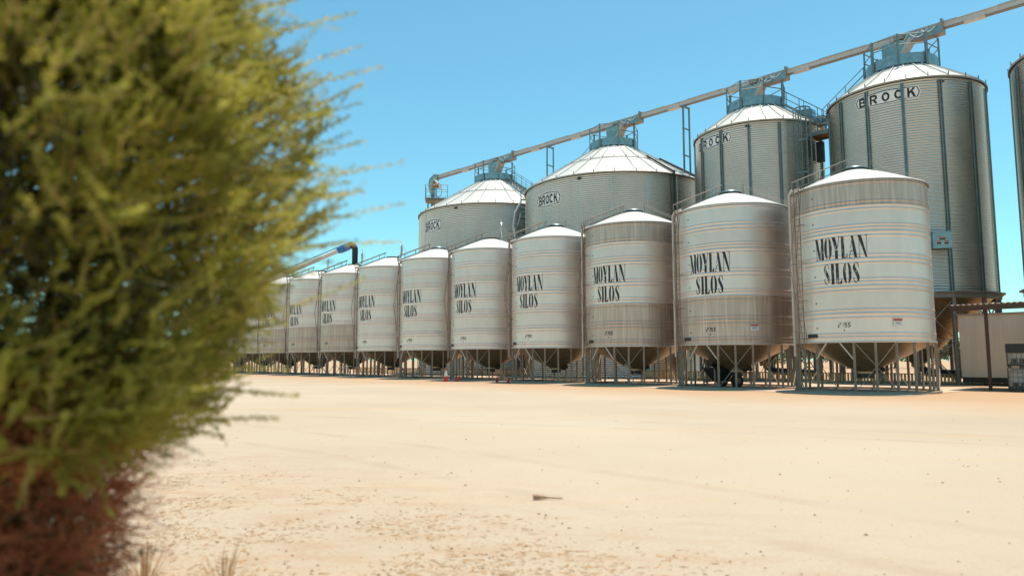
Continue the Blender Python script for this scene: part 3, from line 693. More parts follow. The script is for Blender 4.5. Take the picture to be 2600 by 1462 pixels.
for sc_s in (-0.0, 18.0, 32.8, 44.3, 55.9):
    # gate housing
    b = MB(); cbox(b, sc_s + .6, sc_s + 3.2, .62, Z - .55, Z + .02); b.build('gate_housing', M_['teal'], root)
    b = MB(); cbox(b, sc_s + .5, sc_s + 3.35, .74, Z - .60, Z - .552); cbox(b, sc_s + 3.2, sc_s + 3.35, .74, Z - .55, Z + .42); b.build('gate_frame', M_['trim'], root)
    b = MB(); q = ex(sc_s + 1.0) - CVN * .0; sgn = 1 if CVN.y < 0 else -1; w_ = CVN * .42 * sgn
    for j, (a0, a1, dp) in enumerate(((.3, 1.8, .5), (1.2, 2.4, .35), (.0, 1.1, .45), (2.0, 2.9, .2))):
        b.tube([ex(sc_s + a0 + (a1 - a0) * t) + w_ + Vector((0, 0, Z - .05 - dp * math.sin(math.pi * t) * 1.2)) for t in np.linspace(0, 1, 9)], .028, 5)
    b.build('cable', M_['white'], root)
    b = MB(); b.box(ex(sc_s + .5) + w_ + Vector((0, 0, Z - .12)), (.7, .35, .35), rz=rz); b.build('gate_motor', M_['trim'], root)
    # chute down to the bin
    b = MB(); i0 = b.m(M_['teal']); i1 = b.m(M_['tubew'])
    top0, top1, bot0, bot1 = -.75, 1.15, -.70, -.15; zt, zb = Z - .35, 22.95; hw, hb = .42, .34
    vs_ = [ex(sc_s + s_) + CVN * h_ + Vector((0, 0, z_)) for (z_, a, c2, h2) in ((zt, top0, top1, hw), (zb, bot0, bot1, hb)) for (s_, h_) in ((a, -h2), (c2, -h2), (c2, h2), (a, h2))]
    b.add(vs_, [(0, 1, 5, 4), (2, 3, 7, 6), (3, 0, 4, 7), (0, 3, 2, 1), (4, 5, 6, 7)], i0); b.add(vs_, [(1, 2, 6, 5)], i1)
    b.m(M_['tubew']); N0 = len(b.f); b.bar(ex(sc_s + top1 + .10) + Vector((0, 0, zt)), ex(sc_s + bot1 + .10) + Vector((0, 0, zb)), .95, .22, mi=i1)
    b.build('drop_chute', None, root)
for s_ in (9.0, 26.3):
    b = MB()
    for d_ in (-.55, .55):
        b.bar(ex(s_) + CVN * d_ + Vector((0, 0, 0)), ex(s_ + .05) + CVN * d_ * .9 + Vector((0, 0, Z - .35)), .15)
    b.bar(ex(s_) - CVN * .6 + Vector((0, 0, Z - .42)), ex(s_) + CVN * .6 + Vector((0, 0, Z - .42)), .15)
    z = 2.5
    while z < Z - 1: b.bar(ex(s_) - CVN * .55 + Vector((0, 0, z)), ex(s_) + CVN * .55 + Vector((0, 0, z)), .11); z += 2.55
    b.build('support_frame', M_['stiff'], root)
# drive head at the left end
b = MB(); hs = L0 - .3
pts = [ex(hs + .5) + Vector((0, 0, Z)), ex(hs - .1) + Vector((0, 0, Z + .1)), ex(hs - .75) + Vector((0, 0, Z - .3)), ex(hs - 1.0) + Vector((0, 0, Z - 1.0)), ex(hs - .95) + Vector((0, 0, Z - 1.7)), ex(hs - .85) + Vector((0, 0, Z - 2.2))]
b.tube(pts, [.36, .52, .60, .55, .42, .32], 12); autosmooth(b.build('drive_head', M_['teal'], root))
b = MB(); b.tube([ex(hs - .85) + Vector((0, 0, Z - 2.1)), ex(hs - .75) + Vector((0, 0, 18.4))], .26, 12); b.build('down_spout', M_['stiff'], root)
b = MB(); q = ex(hs + .1) + CVN * sgn * .4
b.tube([q + Vector((0, 0, Z - 1.05)) - CVD * .2, q + Vector((0, 0, Z - 1.35)) + CVD * .9], .33, 12); b.build('motor', M_['orange'], root)
b = MB(); b.tube([q + Vector((0, 0, Z - .35)), q + Vector((0, 0, Z - 1.5)) + CVD * 1.3], .16, 4); b.box(q + CVD * 1.15 + Vector((0, 0, Z - 1.5)), (.18, .5, .7), rz=rz + .3); b.build('belt_guard', M_['white'], root)
b = MB(); b.tube([q + Vector((0, 0, Z - 1.5)), q + Vector((0, 0, Z - 2.6)) + CVD * .2, q + Vector((0, 0, Z - 2.9)) + CVD * .8, q + Vector((0, 0, Z - 2.5)) + CVD * 1.4, q + Vector((0, 0, Z - 1.9)) + CVD * 1.5], .035, 6); b.build('power_cable', M_['black'], root)
# platform at the drive end
root = empty('service_platform', (-9.7, 89.6, 22.0)); tag(root, 'railed service platform on struts under the conveyor motor at the far left bin', 'platform')
root.rotation_euler = (0, 0, rz + .9)
b = MB(); b.box((0, 0, 0), (2.9, 2.6, .14)); b.box((0, 0, -.16), (2.2, 2.0, .16)); b.build('deck', M_['steel'], root)
b = MB()
for x_, y_ in ((-1.4, -1.25), (1.4, -1.25), (1.4, 1.25), (-1.4, 1.25), (0, -1.25), (0, 1.25)): b.bar((x_, y_, 0), (x_, y_, 1.75), .07)
for zz in (.85, 1.75):
    L_ = [(-1.4, -1.25, zz), (1.4, -1.25, zz), (1.4, 1.25, zz), (-1.4, 1.25, zz)]
    for i in range(4): b.tube([L_[i], L_[(i + 1) % 4]], .035, 6)
b.build('guard_rail', M_['stiff'], root)
b = MB()
for x_, y_ in ((-1.1, -1.0), (1.1, -1.0), (1.1, 1.0), (-1.1, 1.0)): b.bar((x_, y_, 0), (x_, y_, -22), .13)
b.build('strut', M_['stiff'], root)

# ------------------------------------------------------------------ mobile auger filling one of the silos
root = empty('mobile_auger', (-40.3, 64.6, 0)); tag(root, 'mobile grain auger, pale tube with blue spine and black spout feeding a silo', 'grain auger')
O_ = Vector((-40.3, 64.6, 0)); A0 = Vector((-40.3, 64.6, .9)) - O_; A1 = Vector((-17.35, 72.35, 13.05)) - O_; D_ = (A1 - A0).normalized()
b = MB(); b.tube([A0, A1], .23, 14); autosmooth(b.build('auger_tube', M_['tubew'], root))
b = MB(); upv = Vector((0, 0, 1)) - D_ * D_.z; upv.normalize(); b.bar(A0 + D_ * 6 + upv * .36, A1 + upv * .34, .07)
L = (A1 - A0).length; k = 8.0
while k < L: b.bar(A0 + D_ * k + upv * .2, A0 + D_ * (k + .0) + upv * .36, .06); k += 2.6
b.build('truss_spine', M_['blue'], root)
b = MB(); b.tube([A1 - D_ * .75, A1 - D_ * .35, A1 + D_ * .55], [.26, .40, .40], 8); autosmooth(b.build('discharge_hood', M_['blue'], root))
tip = A1 + D_ * .5; end = Vector((-16.2, 72.4, 12.6)) - O_
pts = [tip, tip + Vector((.3, 0, .14)), Vector((end.x - .22, end.y, tip.z + .05)), Vector((end.x, end.y, tip.z - .28)), Vector((end.x, end.y, 12.6)), Vector((end.x, end.y, 11.45))]
b = MB(); b.tube(pts, [.36, .36, .34, .31, .29, .28], 12)
for i in range(7): z = 11.5 + i * .2; b.tube([(end.x, end.y, z), (end.x, end.y, z + .05)], .32, 12)
autosmooth(b.build('spout', M_['black'], root))
ax = A0 + D_ * 9; axg = Vector((ax.x, ax.y, 0)); hn = Vector((D_.y, -D_.x, 0)).normalized()
for s_ in (-1, 1):
    b = MB(); c_ = axg + hn * 1.2 * s_ + Vector((0, 0, .38)); b.tube([c_ - hn * .11, c_ + hn * .11], .38, 20); wh = b.build('wheel', M_['black'], root)
    b = MB(); b.tube([c_ - hn * .13, c_ + hn * .13], .18, 14); b.build('rim', M_['white'], wh)
b = MB(); b.bar(axg - hn * 1.2 + Vector((0, 0, .38)), axg + hn * 1.2 + Vector((0, 0, .38)), .1)
for s_ in (-1, 1): b.bar(axg + hn * 1.1 * s_ + Vector((0, 0, .38)), A0 + D_ * 19, .08); b.bar(axg + hn * 1.1 * s_ + Vector((0, 0, .38)), A0 + D_ * 4, .08)
b.build('undercarriage', M_['blue'], root)
b = MB(); b.box(A0 + Vector((0, 0, -.3)), (1.3, 1.0, .9), rz=.3); b.build('intake_hopper', M_['blue'], root)

# ------------------------------------------------------------------ right side: wall, awning, totes
root = empty('site_building', (28.6, 45.4, 0), ROWRZ); tag(root, 'long cream sheet-metal site building standing behind the awning post', 'building')
b = MB(); b.box((7, 1.5, 2.45), (14, 3, 3.9)); k = 0
for i in range(56): b.box((.12 + i * .25, -.005, 2.45), (.04, .010, 3.86))
b.build('wall', M_['wallw'], root)
b = MB(); b.box((7, 1.5, 4.44), (14.2, 3.2, .08)); b.build('roof', M_['trim'], root)
b = MB(); b.box((7.0, 1.45, .33), (13.9, 2.9, .32)); b.box((7.5, -.12, .22), (12.6, .2, .12)); b.box((7.5, -.09, .38), (12.8, .14, .05)); b.build('skid_base', M_['darks'], root)
root = empty('awning', (23.2, 37.6, 0), ROWRZ); tag(root, 'corrugated iron awning roof on dark posts at the right edge', 'awning')
b = MB(); nx = 150; L_ = 13.0
for j, (yy, zz) in enumerate(((0, 4.45), (6.2, 4.75))):
    for i in range(nx * 2 + 1): x_ = i * L_ / (nx * 2); b.v.append((x_, yy, zz + .035 * math.sin(2 * math.pi * x_ / .26)))
W2 = nx * 2 + 1
for i in range(W2 - 1): b.f.append((i, i + 1, W2 + i + 1, W2 + i)); b.mi.append(0)
for i in range(W2): b.v.append((b.v[i][0], b.v[i][1], b.v[i][2] - .02))
for i in range(W2 - 1): b.f.append((i, 2 * W2 + i, 2 * W2 + i + 1, i + 1))
b.mi = [0] * len(b.f); b.build('roof_sheet', M_['awn'], root)
b = MB(); b.box((6.5, .12, 4.26), (13, .10, .24)); b.build('fascia_beam', M_['brown'], root)
for xx in (.3, 3.3, 6.3, 9.3, 12.3):
    b = MB(); b.bar((xx, .1, 4.33), (xx, 6.1, 4.62), .08, .14); b.build('rafter', M_['brown'], root)
for xx, yy in ((1.5, .75), (7.5, .75)):
    b = MB(); b.box((xx, yy, 2.18), (.14, .14, 4.36)); b.build('post', M_['brown'], root)

def make_tote():
    root = empty('liquid_tote', (0, 0, 0)); 
    b = MB(); b.box((0, 0, .06), (1.2, 1.0, .05)); 
    for x_ in (-.5, 0, .5): b.box((x_, 0, .0), (.14, 1.0, .10))
    b.box((0, -.48, .10), (1.2, .03, .12)); b.box((0, .48, .10), (1.2, .03, .12)); b.build('pallet', M_['darks'], root)
    bm = bmesh.new(); bmesh.ops.create_cube(bm, size=1); bmesh.ops.scale(bm, vec=(1.10, .90, .92), verts=bm.verts); bmesh.ops.translate(bm, vec=(0, 0, .60), verts=bm.verts)
    bmesh.ops.bevel(bm, geom=bm.edges[:], offset=.07, segments=3, affect='EDGES'); me = bpy.data.meshes.new('tank'); bm.to_mesh(me); bm.free(); me.materials.append(M_['ibc'])
    t = bpy.data.objects.new('tank', me); COL.objects.link(t); t.parent = root; autosmooth(t)
    b = MB()
    for x_ in np.linspace(-.585, .585, 7):
        for y_ in (-.485, .485): b.tube([(x_, y_, .12), (x_, y_, 1.10)], .014, 6)
    for y_ in np.linspace(-.485, .485, 5):
        for x_ in (-.585, .585): b.tube([(x_, y_, .12), (x_, y_, 1.10)], .014, 6)
    for zz in (.14, .40, .66, .90, 1.10):
        L_ = [(-.585, -.485, zz), (.585, -.485, zz), (.585, .485, zz), (-.585, .485, zz)]
        for i in range(4): b.tube([L_[i], L_[(i + 1) % 4]], .015, 6)
    b.build('cage', M_['steel'], root)
    b = MB(); b.tube([(0, 0, 1.05), (0, 0, 1.12)], .11, 14); b.build('cap', M_['red'], root)
    b = MB(); b.box((-.30, -.475, .27), (.28, .02, .22)); b.box((.08, -.475, .27), (.34, .02, .22)); b.build('label_panel', M_['darks'], root)
    return root
t1 = make_tote(); t2 = copy_tree(t1)
TP = Vector((25.55, 35.75, 0)); t1.location = TP + Vector((0, 0, .06)); t2.location = TP + Vector((0, 0, 1.24)); t1.rotation_euler = t2.rotation_euler = (0, 0, R_(-33))
tag(t1, 'lower caged plastic tote standing on the ground under the awning', 'tote', 'stacked totes')
tag(t2, 'upper caged tote with a black top half, stacked on another tote', 'tote', 'stacked totes')
b = MB(); b.box((0, 0, .92), (1.23, 1.03, .44)); o = b.build('black_upper_half', M_['black'], t2)  # black box around the upper half of the tote

# ------------------------------------------------------------------ low picket fence behind the silos
F0, F1 = Vector((31.5, 43.2, 0)), Vector((-19.5, 87.5, 0)); fd = (F1 - F0); FL = fd.length; fd.normalize(); frz = math.atan2(fd.y, fd.x)
root = empty('low_fence', F0, frz); tag(root, 'low ochre picket fence running behind the legs of the silos', 'fence')
b = MB(); b.box((FL / 2, 0, .66), (FL, .05, .06)); b.box((FL / 2, 0, .08), (FL, .05, .06)); b.build('rail', M_['steel'], root)
b = MB(); s = 0.0
while s < FL: b.box((s, -.03, .36), (.13, .02, .58)); s += .21
o = b.build('picket', M_['yel'], root); o['kind'] = 'stuff'
for i in range(27):
    b = MB(); b.box((i * 2.5, .05, .37), (.07, .07, .74)); b.build('post', M_['steel'], root)

# ------------------------------------------------------------------ small things
def cone(loc):
    root = empty('traffic_cone', loc); b = MB(); b.box((0, 0, .02), (.42, .42, .04)); b.build('base', M_['red'], root)
    b = MB(); i0 = b.m(M_['red']); i1 = b.m(M_['white']); b.lathe([(.17, .04), (.125, .40)], 24, mi=i0); b.lathe([(.125, .40), (.065, .80)], 24, mi=i1); b.lathe([(.065, .80), (.035, 1.0), (.001, 1.0)], 24, mi=i0)
    b.build('cone_body', None, root); return root
tag(cone((-4.85, 52.4, 0)), 'tall red traffic cone with a white collar by the silo legs', 'traffic cone')
for (x_, y_, rr, lab) in ((-4.1, 52.6, .5, 'fallen red rubber cap on the ground right beside the traffic cone'), (-1.05, 49.9, 0, 'small red hose cap left of the other one, below the fifth silo'), (-.3, 49.4, .2, 'small red hose cap nearest the legs of the fourth silo')):
    root = empty('hose_cap', (x_, y_, 0)); tag(root, lab, 'hose cap', 'red hose caps'); b = MB()
    b.tube([(0, 0, .0), (.05 * rr * 4, 0, .12), (.1 * rr * 4, 0, .30)], [.13, .09, .10], 12); b.build('body', M_['red'], root)
    b = MB(); b.tube([(.1 * rr * 4, 0, .3), (.11 * rr * 4, 0, .34)], .12, 12); b.build('flange', M_['red'], root)
# black hopper cart under the second silo
root = empty('hopper_cart', (12.1, 41.6, 0), .4); tag(root, 'black hopper cart on wheels parked under the second silo', 'hopper cart')
b = MB(); b.add([(-.8, -.6, 1.1), (.8, -.6, 1.1), (.8, .6, 1.1), (-.8, .6, 1.1), (-.3, -.25, .35), (.3, -.25, .35), (.3, .25, .35), (-.3, .25, .35)], [(0, 1, 5, 4), (1, 2, 6, 5), (2, 3, 7, 6), (3, 0, 4, 7), (4, 5, 6, 7)]); b.box((0, 0, 1.12), (1.66, 1.26, .05)); b.build('hopper_body', M_['black'], root)
b = MB(); b.bar((-.75, -.5, 1.1), (-.75, -.5, .05), .07); b.bar((-.75, .5, 1.1), (-.75, .5, .05), .07); b.bar((.7, -.6, .4), (.7, .6, .4), .08); b.bar((-.75, -.5, .3), (.7, -.5, .4), .07); b.bar((-.75, .5, .3), (.7, .5, .4), .07); b.build('frame', M_['leg'], root)
for y_ in (-.66, .66):
    b = MB(); b.tube([(.7, y_ - .1, .38), (.7, y_ + .1, .38)], .38, 20); wh = b.build('wheel', M_['black'], root)
    b = MB(); b.tube([(.7, y_ - .12, .38), (.7, y_ + .12, .38)], .17, 14); b.build('rim', M_['steel'], wh)
b = MB(); b.tube([(-.7, 0, 1.45), (.5, 0, 1.45)], .27, 16); b.box((-.1, 0, 1.26), (.5, .4, .3)); b.build('engine', M_['darks'], root)
# tripod stand and a-frame
for (px, py, lab, nm, h_) in ((7.05, 44.1, 'thin steel tripod stand in front of the third silo legs', 'tripod_stand', 1.3), (-15.2, 65.6, 'pale A-frame trestle leaning at the legs of the eighth silo', 'trestle', 1.25)):
    root = empty(nm, (px, py, 0)); tag(root, lab, 'stand')
    for a in (20, 140, 260):
        b = MB(); b.bar((0, 0, h_), P(a, .75, 0), .045); b.build('leg', M_['pipe'], root)
    b = MB(); b.tube([(0, 0, h_ - .08), (0, 0, h_ + .04)], .10, 10); b.build('head', M_['steel'], root)
# flared wooden stick in the foreground
b = MB(); pts = [(-.17, 0, .028), (-.15, 0, .03), (-.06, .004, .022), (.0, 0, .016), (.15, -.008, .012), (.165, -.008, .012)]
rs = [.024, .030, .020, .009, .008, .004]; b.tube([(x_, y_, z_) for x_, y_, z_ in pts], rs, 9)
st = b.build('wooden_stick', M_['bark'], None, loc=(.405, 8.15, .005)); st.rotation_euler = (0, 0, R_(4)); autosmooth(st)
M_['stick'] = mat('pale_wood', (.52, .33, .18), .8, 0, var=.5, scale=30, stretch=(.3, 1, 1)); st.data.materials.clear(); st.data.materials.append(M_['stick'])
tag(st, 'flared brown stick lying alone on the bare sand in the foreground', 'stick')

# pebbles and litter
def scatter(name, mt, pts, sizes, flat=.55, elong=1.0, kind='stuff'):
    V = []; F = []
    base = np.array([(1, 0, 0), (0, 1, 0), (-1, 0, 0), (0, -1, 0), (.2, .1, 1)], float)
    for (x_, y_), s_ in zip(pts, sizes):
        a = random.random() * 6.28; ca, sa = math.cos(a), math.sin(a); j = rng.uniform(.7, 1.2, (5, 3)); v = base * j * [s_ * elong, s_ * .7, s_ * flat]
        v = np.stack([v[:, 0] * ca - v[:, 1] * sa + x_, v[:, 0] * sa + v[:, 1] * ca + y_, v[:, 2]], 1); b0 = len(V); V += [tuple(q) for q in v]
        F += [(b0, b0 + 1, b0 + 4), (b0 + 1, b0 + 2, b0 + 4), (b0 + 2, b0 + 3, b0 + 4), (b0 + 3, b0, b0 + 4)]
    me = bpy.data.meshes.new(name); me.from_pydata(V, [], F); me.materials.append(mt); o = bpy.data.objects.new(name, me); COL.objects.link(o); tag(o, kind=kind); return o
M_['stone'] = mat('brown_stones', (.30, .19, .11), .9, 0, var=.5, scale=12)
pts = []; sz = []
while len(pts) < 1500:
    y_ = 4.6 + 26 * random.random() ** 1.7; x_ = (random.random() * 1.6 - .85) * y_
    if y_ > 31 - .9 * x_: continue
    dens = 1.0 if (x_ * .75 + y_ * .85 < 6.5) else .35
    if random.random() > dens: continue
    pts.append((x_, y_)); sz.append(.006 + .018 * random.random() ** 3)
o = scatter('gravel', M_['stone'], pts, sz); tag(o, 'scattered small brown stones on the sandy yard', 'gravel')
pts = []; sz = []
while len(pts) < 5200:
    y_ = 4.4 + 7.5 * random.random() ** 1.4; x_ = -5 + 7 * random.random()
    if x_ * .75 + y_ * .85 > 4.6 + 1.8 * random.random(): continue
    if math.sin(x_ * 2.1 + y_ * 1.3) + math.sin(y_ * 3.7 - x_) + math.sin(x_ * 5.3) * .6 < random.gauss(0, .7): continue
    pts.append((x_, y_)); sz.append(.006 + .014 * random.random() ** 2)
M_['straw'] = mat('straw_litter', (.46, .27, .12), .85, 0, var=.45, scale=15)
o = scatter('leaf_litter', M_['straw'], pts, sz, flat=.22, elong=2.6); tag(o, 'dry straw-coloured leaf litter spread beside the shrub', 'leaf litter')

def blades(name, loc, nb, hgt, spread, lab):
    V = []; F = []
    for i in range(nb):
        a = random.random() * 6.28; r0 = spread * .25 * random.random(); h_ = hgt * (.5 + .5 * random.random()); ln = spread * random.random()
        p0 = Vector((r0 * math.cos(a), r0 * math.sin(a), 0)); wv = Vector((-math.sin(a), math.cos(a), 0)) * .0022
        for k in range(4):
            t0, t1 = k / 4, (k + 1) / 4
            q0 = p0 + Vector((math.cos(a) * ln * t0 ** 1.6, math.sin(a) * ln * t0 ** 1.6, h_ * t0)); q1 = p0 + Vector((math.cos(a) * ln * t1 ** 1.6, math.sin(a) * ln * t1 ** 1.6, h_ * t1))
            b0 = len(V); V += [q0 - wv, q0 + wv, q1 + wv * .8, q1 - wv * .8]; F.append((b0, b0 + 1, b0 + 2, b0 + 3))
    me = bpy.data.meshes.new(name); me.from_pydata([tuple(v) for v in V], [], F); me.materials.append(M_['dry']); o = bpy.data.objects.new(name, me); COL.objects.link(o); o.location = loc; tag(o, lab, 'grass tuft', 'dry grass tufts'); return o
blades('grass_tuft', (-1.78, 4.55, 0), 70, .42, .20, 'dry straw-coloured grass tuft at the bottom, clear of the shrub')
blades('grass_tuft', (-2.45, 4.9, 0), 90, .36, .25, 'thick dry grass tuft growing against the brown foot of the shrub')

# ------------------------------------------------------------------ far scrub
def far_tree(seed):
    r = np.random.default_rng(seed); V = []; F = []
    for c_ in range(9):
        cx, cy, cz = r.normal(0, 1.3), r.normal(0, 1.0), 2.2 + r.uniform(-.8, 1.5); rad = r.uniform(.7, 1.3)
        for i in range(150):
            d = r.normal(0, 1, 3); d /= np.linalg.norm(d); q = np.array([cx, cy, cz]) + d * rad * r.uniform(.6, 1.08) * [1.2, 1, .75]
            u = r.normal(0, 1, 3); u /= np.linalg.norm(u); v = np.cross(u, d); s_ = r.uniform(.10, .24); b0 = len(V)
            V += [tuple(q - u * s_), tuple(q - v * s_ * .6), tuple(q + u * s_), tuple(q + v * s_ * .6)]; F.append((b0, b0 + 1, b0 + 2, b0 + 3))
    me = bpy.data.meshes.new('crown'); me.from_pydata(V, [], F); me.materials.append(M_['far'])
    b = MB(); b.tube([(0, 0, -.1), (.1, 0, 1.2), (0, .1, 2.4)], [.22, .16, .08], 8); b.tube([(.1, 0, 1.1), (.9, .2, 2.2)], [.1, .05], 6); b.tube([(.05, 0, 1.3), (-.8, .1, 2.4)], [.1, .05], 6)
    root = empty('scrub_tree', (0, 0, 0)); tk = b.build('trunk', M_['bark'], root); cr_ = bpy.data.objects.new('crown', me); COL.objects.link(cr_); cr_.parent = root
    return root
protos = [far_tree(s_) for s_ in (1, 2, 3)]; used = [False] * 3; spots = []
az = -24.0; k = 0
while az < 38:
    dist = 150 + 22 * math.sin(k * 1.7) + (25 if az < 2 else 0)
    spots.append((az, dist, random.uniform(.85, 1.35) * (1.0 if az > 4 else .55))); az += random.uniform(1.1, 1.9) if az > 4 else random.uniform(2.0, 3.4); k += 1
for k, (az, dist, s_) in enumerate(spots):
    i = k % 3
    if used[i]: o = copy_tree(protos[i])
    else: o = protos[i]; used[i] = True
    o.location = P(az, dist, 0); o.rotation_euler = (0, 0, random.random() * 6.28); o.scale = (s_ * 1.3, s_ * 1.3, s_)
    tag(o, 'bushy dark tree in the scrub line far behind the silo legs', 'tree', 'scrub trees far behind the silos')

# ------------------------------------------------------------------ the big shrub in the foreground
BX, BY = -1.72, 2.15
def crown_r(z):
    zs = [1.16, 1.24, 1.30, 1.43, 1.50, 1.58, 1.70, 1.83, 1.97, 2.10, 2.26, 2.42, 2.56, 2.68, 2.84, 3.05, 3.4, 3.8, 4.1]; rs = [.50, .62, .74, .80, .83, .85, .92, 1.00, 1.06, 1.08, 1.07, 1.04, .97, .91, .80, .78, .78, .55, .1]  # top radii, out of view, kept wide to shade the crown below
    return float(np.interp(z, zs, rs))
def twig_cloud(bases, dirs, lens, nleaf, leaf, wid, curl=.25, stemw=.0022):
    """bases (n,3), dirs (n,3): leafy twigs as one vertex/face array pair"""
    n_ = len(bases); t = (np.arange(nleaf) + .5) / nleaf
    up = np.array([0, 0, 1.0]); L = lens[:, None, None]
    T = t[None, :, None]; d = dirs[:, None, :]
    bend = rng.normal(0, curl, (n_, 1, 3)); bend[..., 2] += curl * .6
    pos = bases[:, None, :] + d * L * T + bend * L * T ** 2 * .6
    tang = d + bend * T * 1.2; tang /= np.linalg.norm(tang, axis=2, keepdims=True)
    rnd = rng.normal(0, 1, (n_, nleaf, 3)); side = np.cross(tang, rnd); side /= np.linalg.norm(side, axis=2, keepdims=True) + 1e-9
    ld = side * .85 + tang * .5; ld /= np.linalg.norm(ld, axis=2, keepdims=True)
    wv = np.cross(ld, rng.normal(0, 1, (n_, nleaf, 3))); wv /= np.linalg.norm(wv, axis=2, keepdims=True) + 1e-9
    ll = leaf * rng.uniform(.6, 1.25, (n_, nleaf, 1)) * (1.15 - .5 * T); ww = wid * rng.uniform(.7, 1.2, (n_, nleaf, 1))
    q = np.stack([pos, pos + ld * ll * .5 + wv * ww, pos + ld * ll, pos + ld * ll * .5 - wv * ww], 2).reshape(-1, 3)
    f = np.arange(len(q)).reshape(-1, 4)
    # stems: 6 segments as ribbons in two planes
    S = 6; ts = np.linspace(0, 1, S + 1)[None, :, None]; sp = bases[:, None, :] + d * L * ts + bend * L * ts ** 2 * .6
    sv_ = np.cross(dirs, rng.normal(0, 1, (n_, 3))); sv_ /= np.linalg.norm(sv_, axis=1, keepdims=True); wd = (stemw * (1.2 - ts))
    a = sp + sv_[:, None, :] * wd; b = sp - sv_[:, None, :] * wd
    sq = np.stack([a[:, :-1], b[:, :-1], b[:, 1:], a[:, 1:]], 2).reshape(-1, 3); sf = np.arange(len(sq)).reshape(-1, 4)
    return q, f, sq, sf
def np_mesh(name, q, mt, parent):
    nf = len(q) // 4; me = bpy.data.meshes.new(name); me.vertices.add(len(q)); me.vertices.foreach_set('co', q.astype(np.float32).ravel())
    me.loops.add(nf * 4); me.loops.foreach_set('vertex_index', np.arange(nf * 4, dtype=np.int32)); me.polygons.add(nf)
    me.polygons.foreach_set('loop_start', np.arange(0, nf * 4, 4, dtype=np.int32)); me.update(calc_edges=True); me.validate()
    me.materials.append(mt); o = bpy.data.objects.new(name, me); COL.objects.link(o); o.parent = parent; return o
shrub = empty('shrub', (0, 0, 0)); tag(shrub, 'large olive-green shrub filling the left side close to the camera, brown and bare below', 'shrub')
shrub.location = (BX, BY, 0)
b = MB()
for k in range(9):
    a = k * 40 + 13; lean = .25 + .5 * random.random(); pts = [Vector((0, 0, -.05)) + P(a, .06, 0), P(a + 10, .12, .6), P(a, .15 + lean * .2, 1.2), P(a - 12, .2 + lean * .5, 1.9), P(a, .25 + lean * .6, 2.6)]
    b.tube(pts, [.035, .03, .022, .012, .005], 7)
b.build('trunk', M_['bark'], shrub)
# leafy twigs through the shell of the crown; clumpy so light and dark masses form
N = 18500; bs = []; dr = []; ln = []
clumps = [(random.uniform(0, 360), random.uniform(1.25, 3.95)) for _ in range(240)]
while len(bs) < N:
    if random.random() < .80:
        ca, cz = random.choice(clumps); a = ca + random.gauss(0, 6); z = cz + random.gauss(0, .09)
    else: a = random.uniform(0, 360); z = random.uniform(1.15, 4.0)
    if not (1.33 if 130 < a % 360 < 290 else 1.24) < z < 4.05: continue
    rr = crown_r(z); f = 1 - .62 * random.random() ** 1.8; 
    bump_ = 1 + .06 * math.sin(R_(a) * 7 + z * 5) + .06 * math.sin(R_(a) * 13 - z * 11)
    r = rr * f * bump_ - .10
    if r < .05: continue
    if z > 2.45: r += .42 * min(1, (z - 2.45) / .35) * max(0, math.cos(R_(a - 215)))  # bulge above the view, shaped to throw shade on the leaves beneath
    p0 = P(a, r, z); out_ = P(a, 1, 0); slope = (crown_r(z - .1) - crown_r(z + .1)) / .2
    d = Vector((out_.x, out_.y, .55 + .5 * slope)) + Vector((random.gauss(0, .5), random.gauss(0, .5), random.gauss(0, .45)))
    d.normalize(); bs.append(p0); dr.append(d); ln.append(random.uniform(.10, .21))
k = 0
while k < 5200:      # extra out-of-view overhang, added to shade the crown's near side below
    a = random.gauss(225, 38); z = random.uniform(2.62, 3.95); r = (crown_r(z) + .42 * max(0, math.cos(R_(a - 215)))) * (1 - .5 * random.random())
    o_ = P(a, 1, 0); d = Vector((o_.x + random.gauss(0, .5), o_.y + random.gauss(0, .5), .3 + random.gauss(0, .5))).normalized()
    bs.append(P(a, r, z)); dr.append(d); ln.append(random.uniform(.12, .24)); k += 1
q, f, sq, sf = twig_cloud(np.array([tuple(v) for v in bs]), np.array([tuple(v) for v in dr]), np.array(ln), 56, .017, .0040)
np_mesh('foliage', q, M_['leafy'], shrub)
np_mesh('twigs', sq, M_['dry'], shrub)
# long sprays that break the outline
bs = []; dr = []; ln = []
for k in range(70):
    a = random.uniform(30, 240); z = random.uniform(1.5, 3.2); rr = crown_r(z); p0 = P(a, rr * .86, z); o_ = P(a, 1, 0)
    d = Vector((o_.x, o_.y, .40 + random.gauss(0, .22))) + Vector((random.gauss(0, .2), random.gauss(0, .2), 0)); d.normalize()
    bs.append(p0); dr.append(d); ln.append(random.uniform(.25, .42))
q, f, sq, sf = twig_cloud(np.array([tuple(v) for v in bs]), np.array([tuple(v) for v in dr]), np.array(ln), 90, .015, .0036, curl=.14, stemw=.003)
np_mesh('spray', np.concatenate([q, sq]), M_['leafy'], shrub)
bs = []; dr = []; ln = []
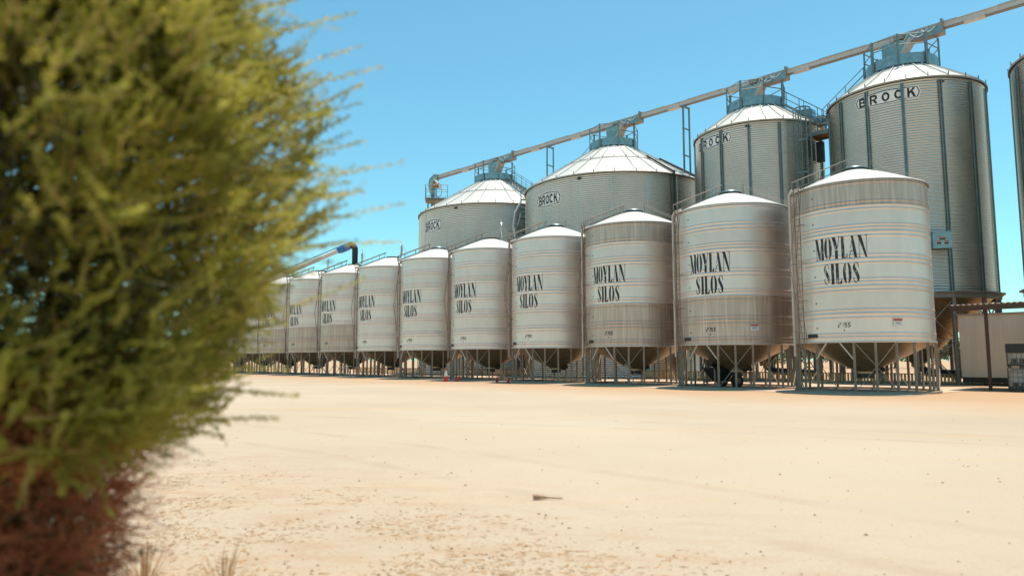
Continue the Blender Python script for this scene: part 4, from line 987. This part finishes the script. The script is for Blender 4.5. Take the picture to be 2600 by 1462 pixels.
# the outermost sprays at the right-hand outline
for (a, z, zz, L_) in ((76, 2.17, .10, .47), (78, 1.97, .28, .46), (74, 1.93, .10, .42), (72, 1.68, .20, .50), (80, 2.05, .25, .36), (75, 2.36, .50, .42), (76, 1.46, -.05, .34), (82, 1.36, .05, .32), (66, 2.26, .38, .36), (84, 1.52, .1, .30), (74, 2.46, .42, .42), (78, 2.62, .45, .40), (70, 2.54, .50, .40), (72, 2.74, .5, .36)):
    p0 = P(a, crown_r(z) * .86, z); o_ = P(a, 1, 0); d = Vector((o_.x, o_.y, zz)).normalized(); bs.append(p0); dr.append(d); ln.append(L_)
q, f, sq, sf = twig_cloud(np.array([tuple(v) for v in bs]), np.array([tuple(v) for v in dr]), np.array(ln), 110, .017, .0055, curl=.10, stemw=.004)
np_mesh('spray', np.concatenate([q, sq]), M_['tips'], shrub)
# inner branchlets filling the heart of the crown, coloured dark to deepen its shade
bi = []; di = []; li = []
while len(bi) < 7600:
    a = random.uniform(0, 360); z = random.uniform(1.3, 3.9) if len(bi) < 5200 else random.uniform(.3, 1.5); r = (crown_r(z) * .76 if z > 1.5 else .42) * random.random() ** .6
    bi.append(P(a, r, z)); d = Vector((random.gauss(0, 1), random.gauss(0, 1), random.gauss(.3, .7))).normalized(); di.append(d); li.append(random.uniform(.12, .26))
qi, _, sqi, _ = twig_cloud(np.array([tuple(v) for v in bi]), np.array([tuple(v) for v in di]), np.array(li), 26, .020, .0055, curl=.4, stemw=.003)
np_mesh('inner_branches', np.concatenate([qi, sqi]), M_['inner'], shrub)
# dead brown skirt beneath the crown
bs = []; dr = []; ln = []
while len(bs) < 9000:
    a = random.uniform(0, 360); z = random.uniform(.25, 1.5); rr = np.interp(z, [.2, .7, 1.0, 1.24, 1.5], [.36, .44, .52, .56, .60]) * (1 - .5 * random.random() ** 1.5) * (1 + .06 * math.sin(R_(a) * 7 + z * 9))
    p0 = P(a, rr - .06, z); o_ = P(a, 1, 0); d = Vector((o_.x * .6, o_.y * .6, random.uniform(-.9, .8))) + Vector((random.gauss(0, .4), random.gauss(0, .4), 0)); d.normalize()
    bs.append(p0); dr.append(d); ln.append(random.uniform(.10, .22))
q, f, sq, sf = twig_cloud(np.array([tuple(v) for v in bs]), np.array([tuple(v) for v in dr]), np.array(ln), 24, .016, .0024, curl=.4, stemw=.003)
o = np_mesh('dead_skirt', q, M_['dead'], shrub); o['label'] = 'dead reddish-brown twigs under the crown'; np_mesh('dead_stems', sq, M_['dead'], shrub)
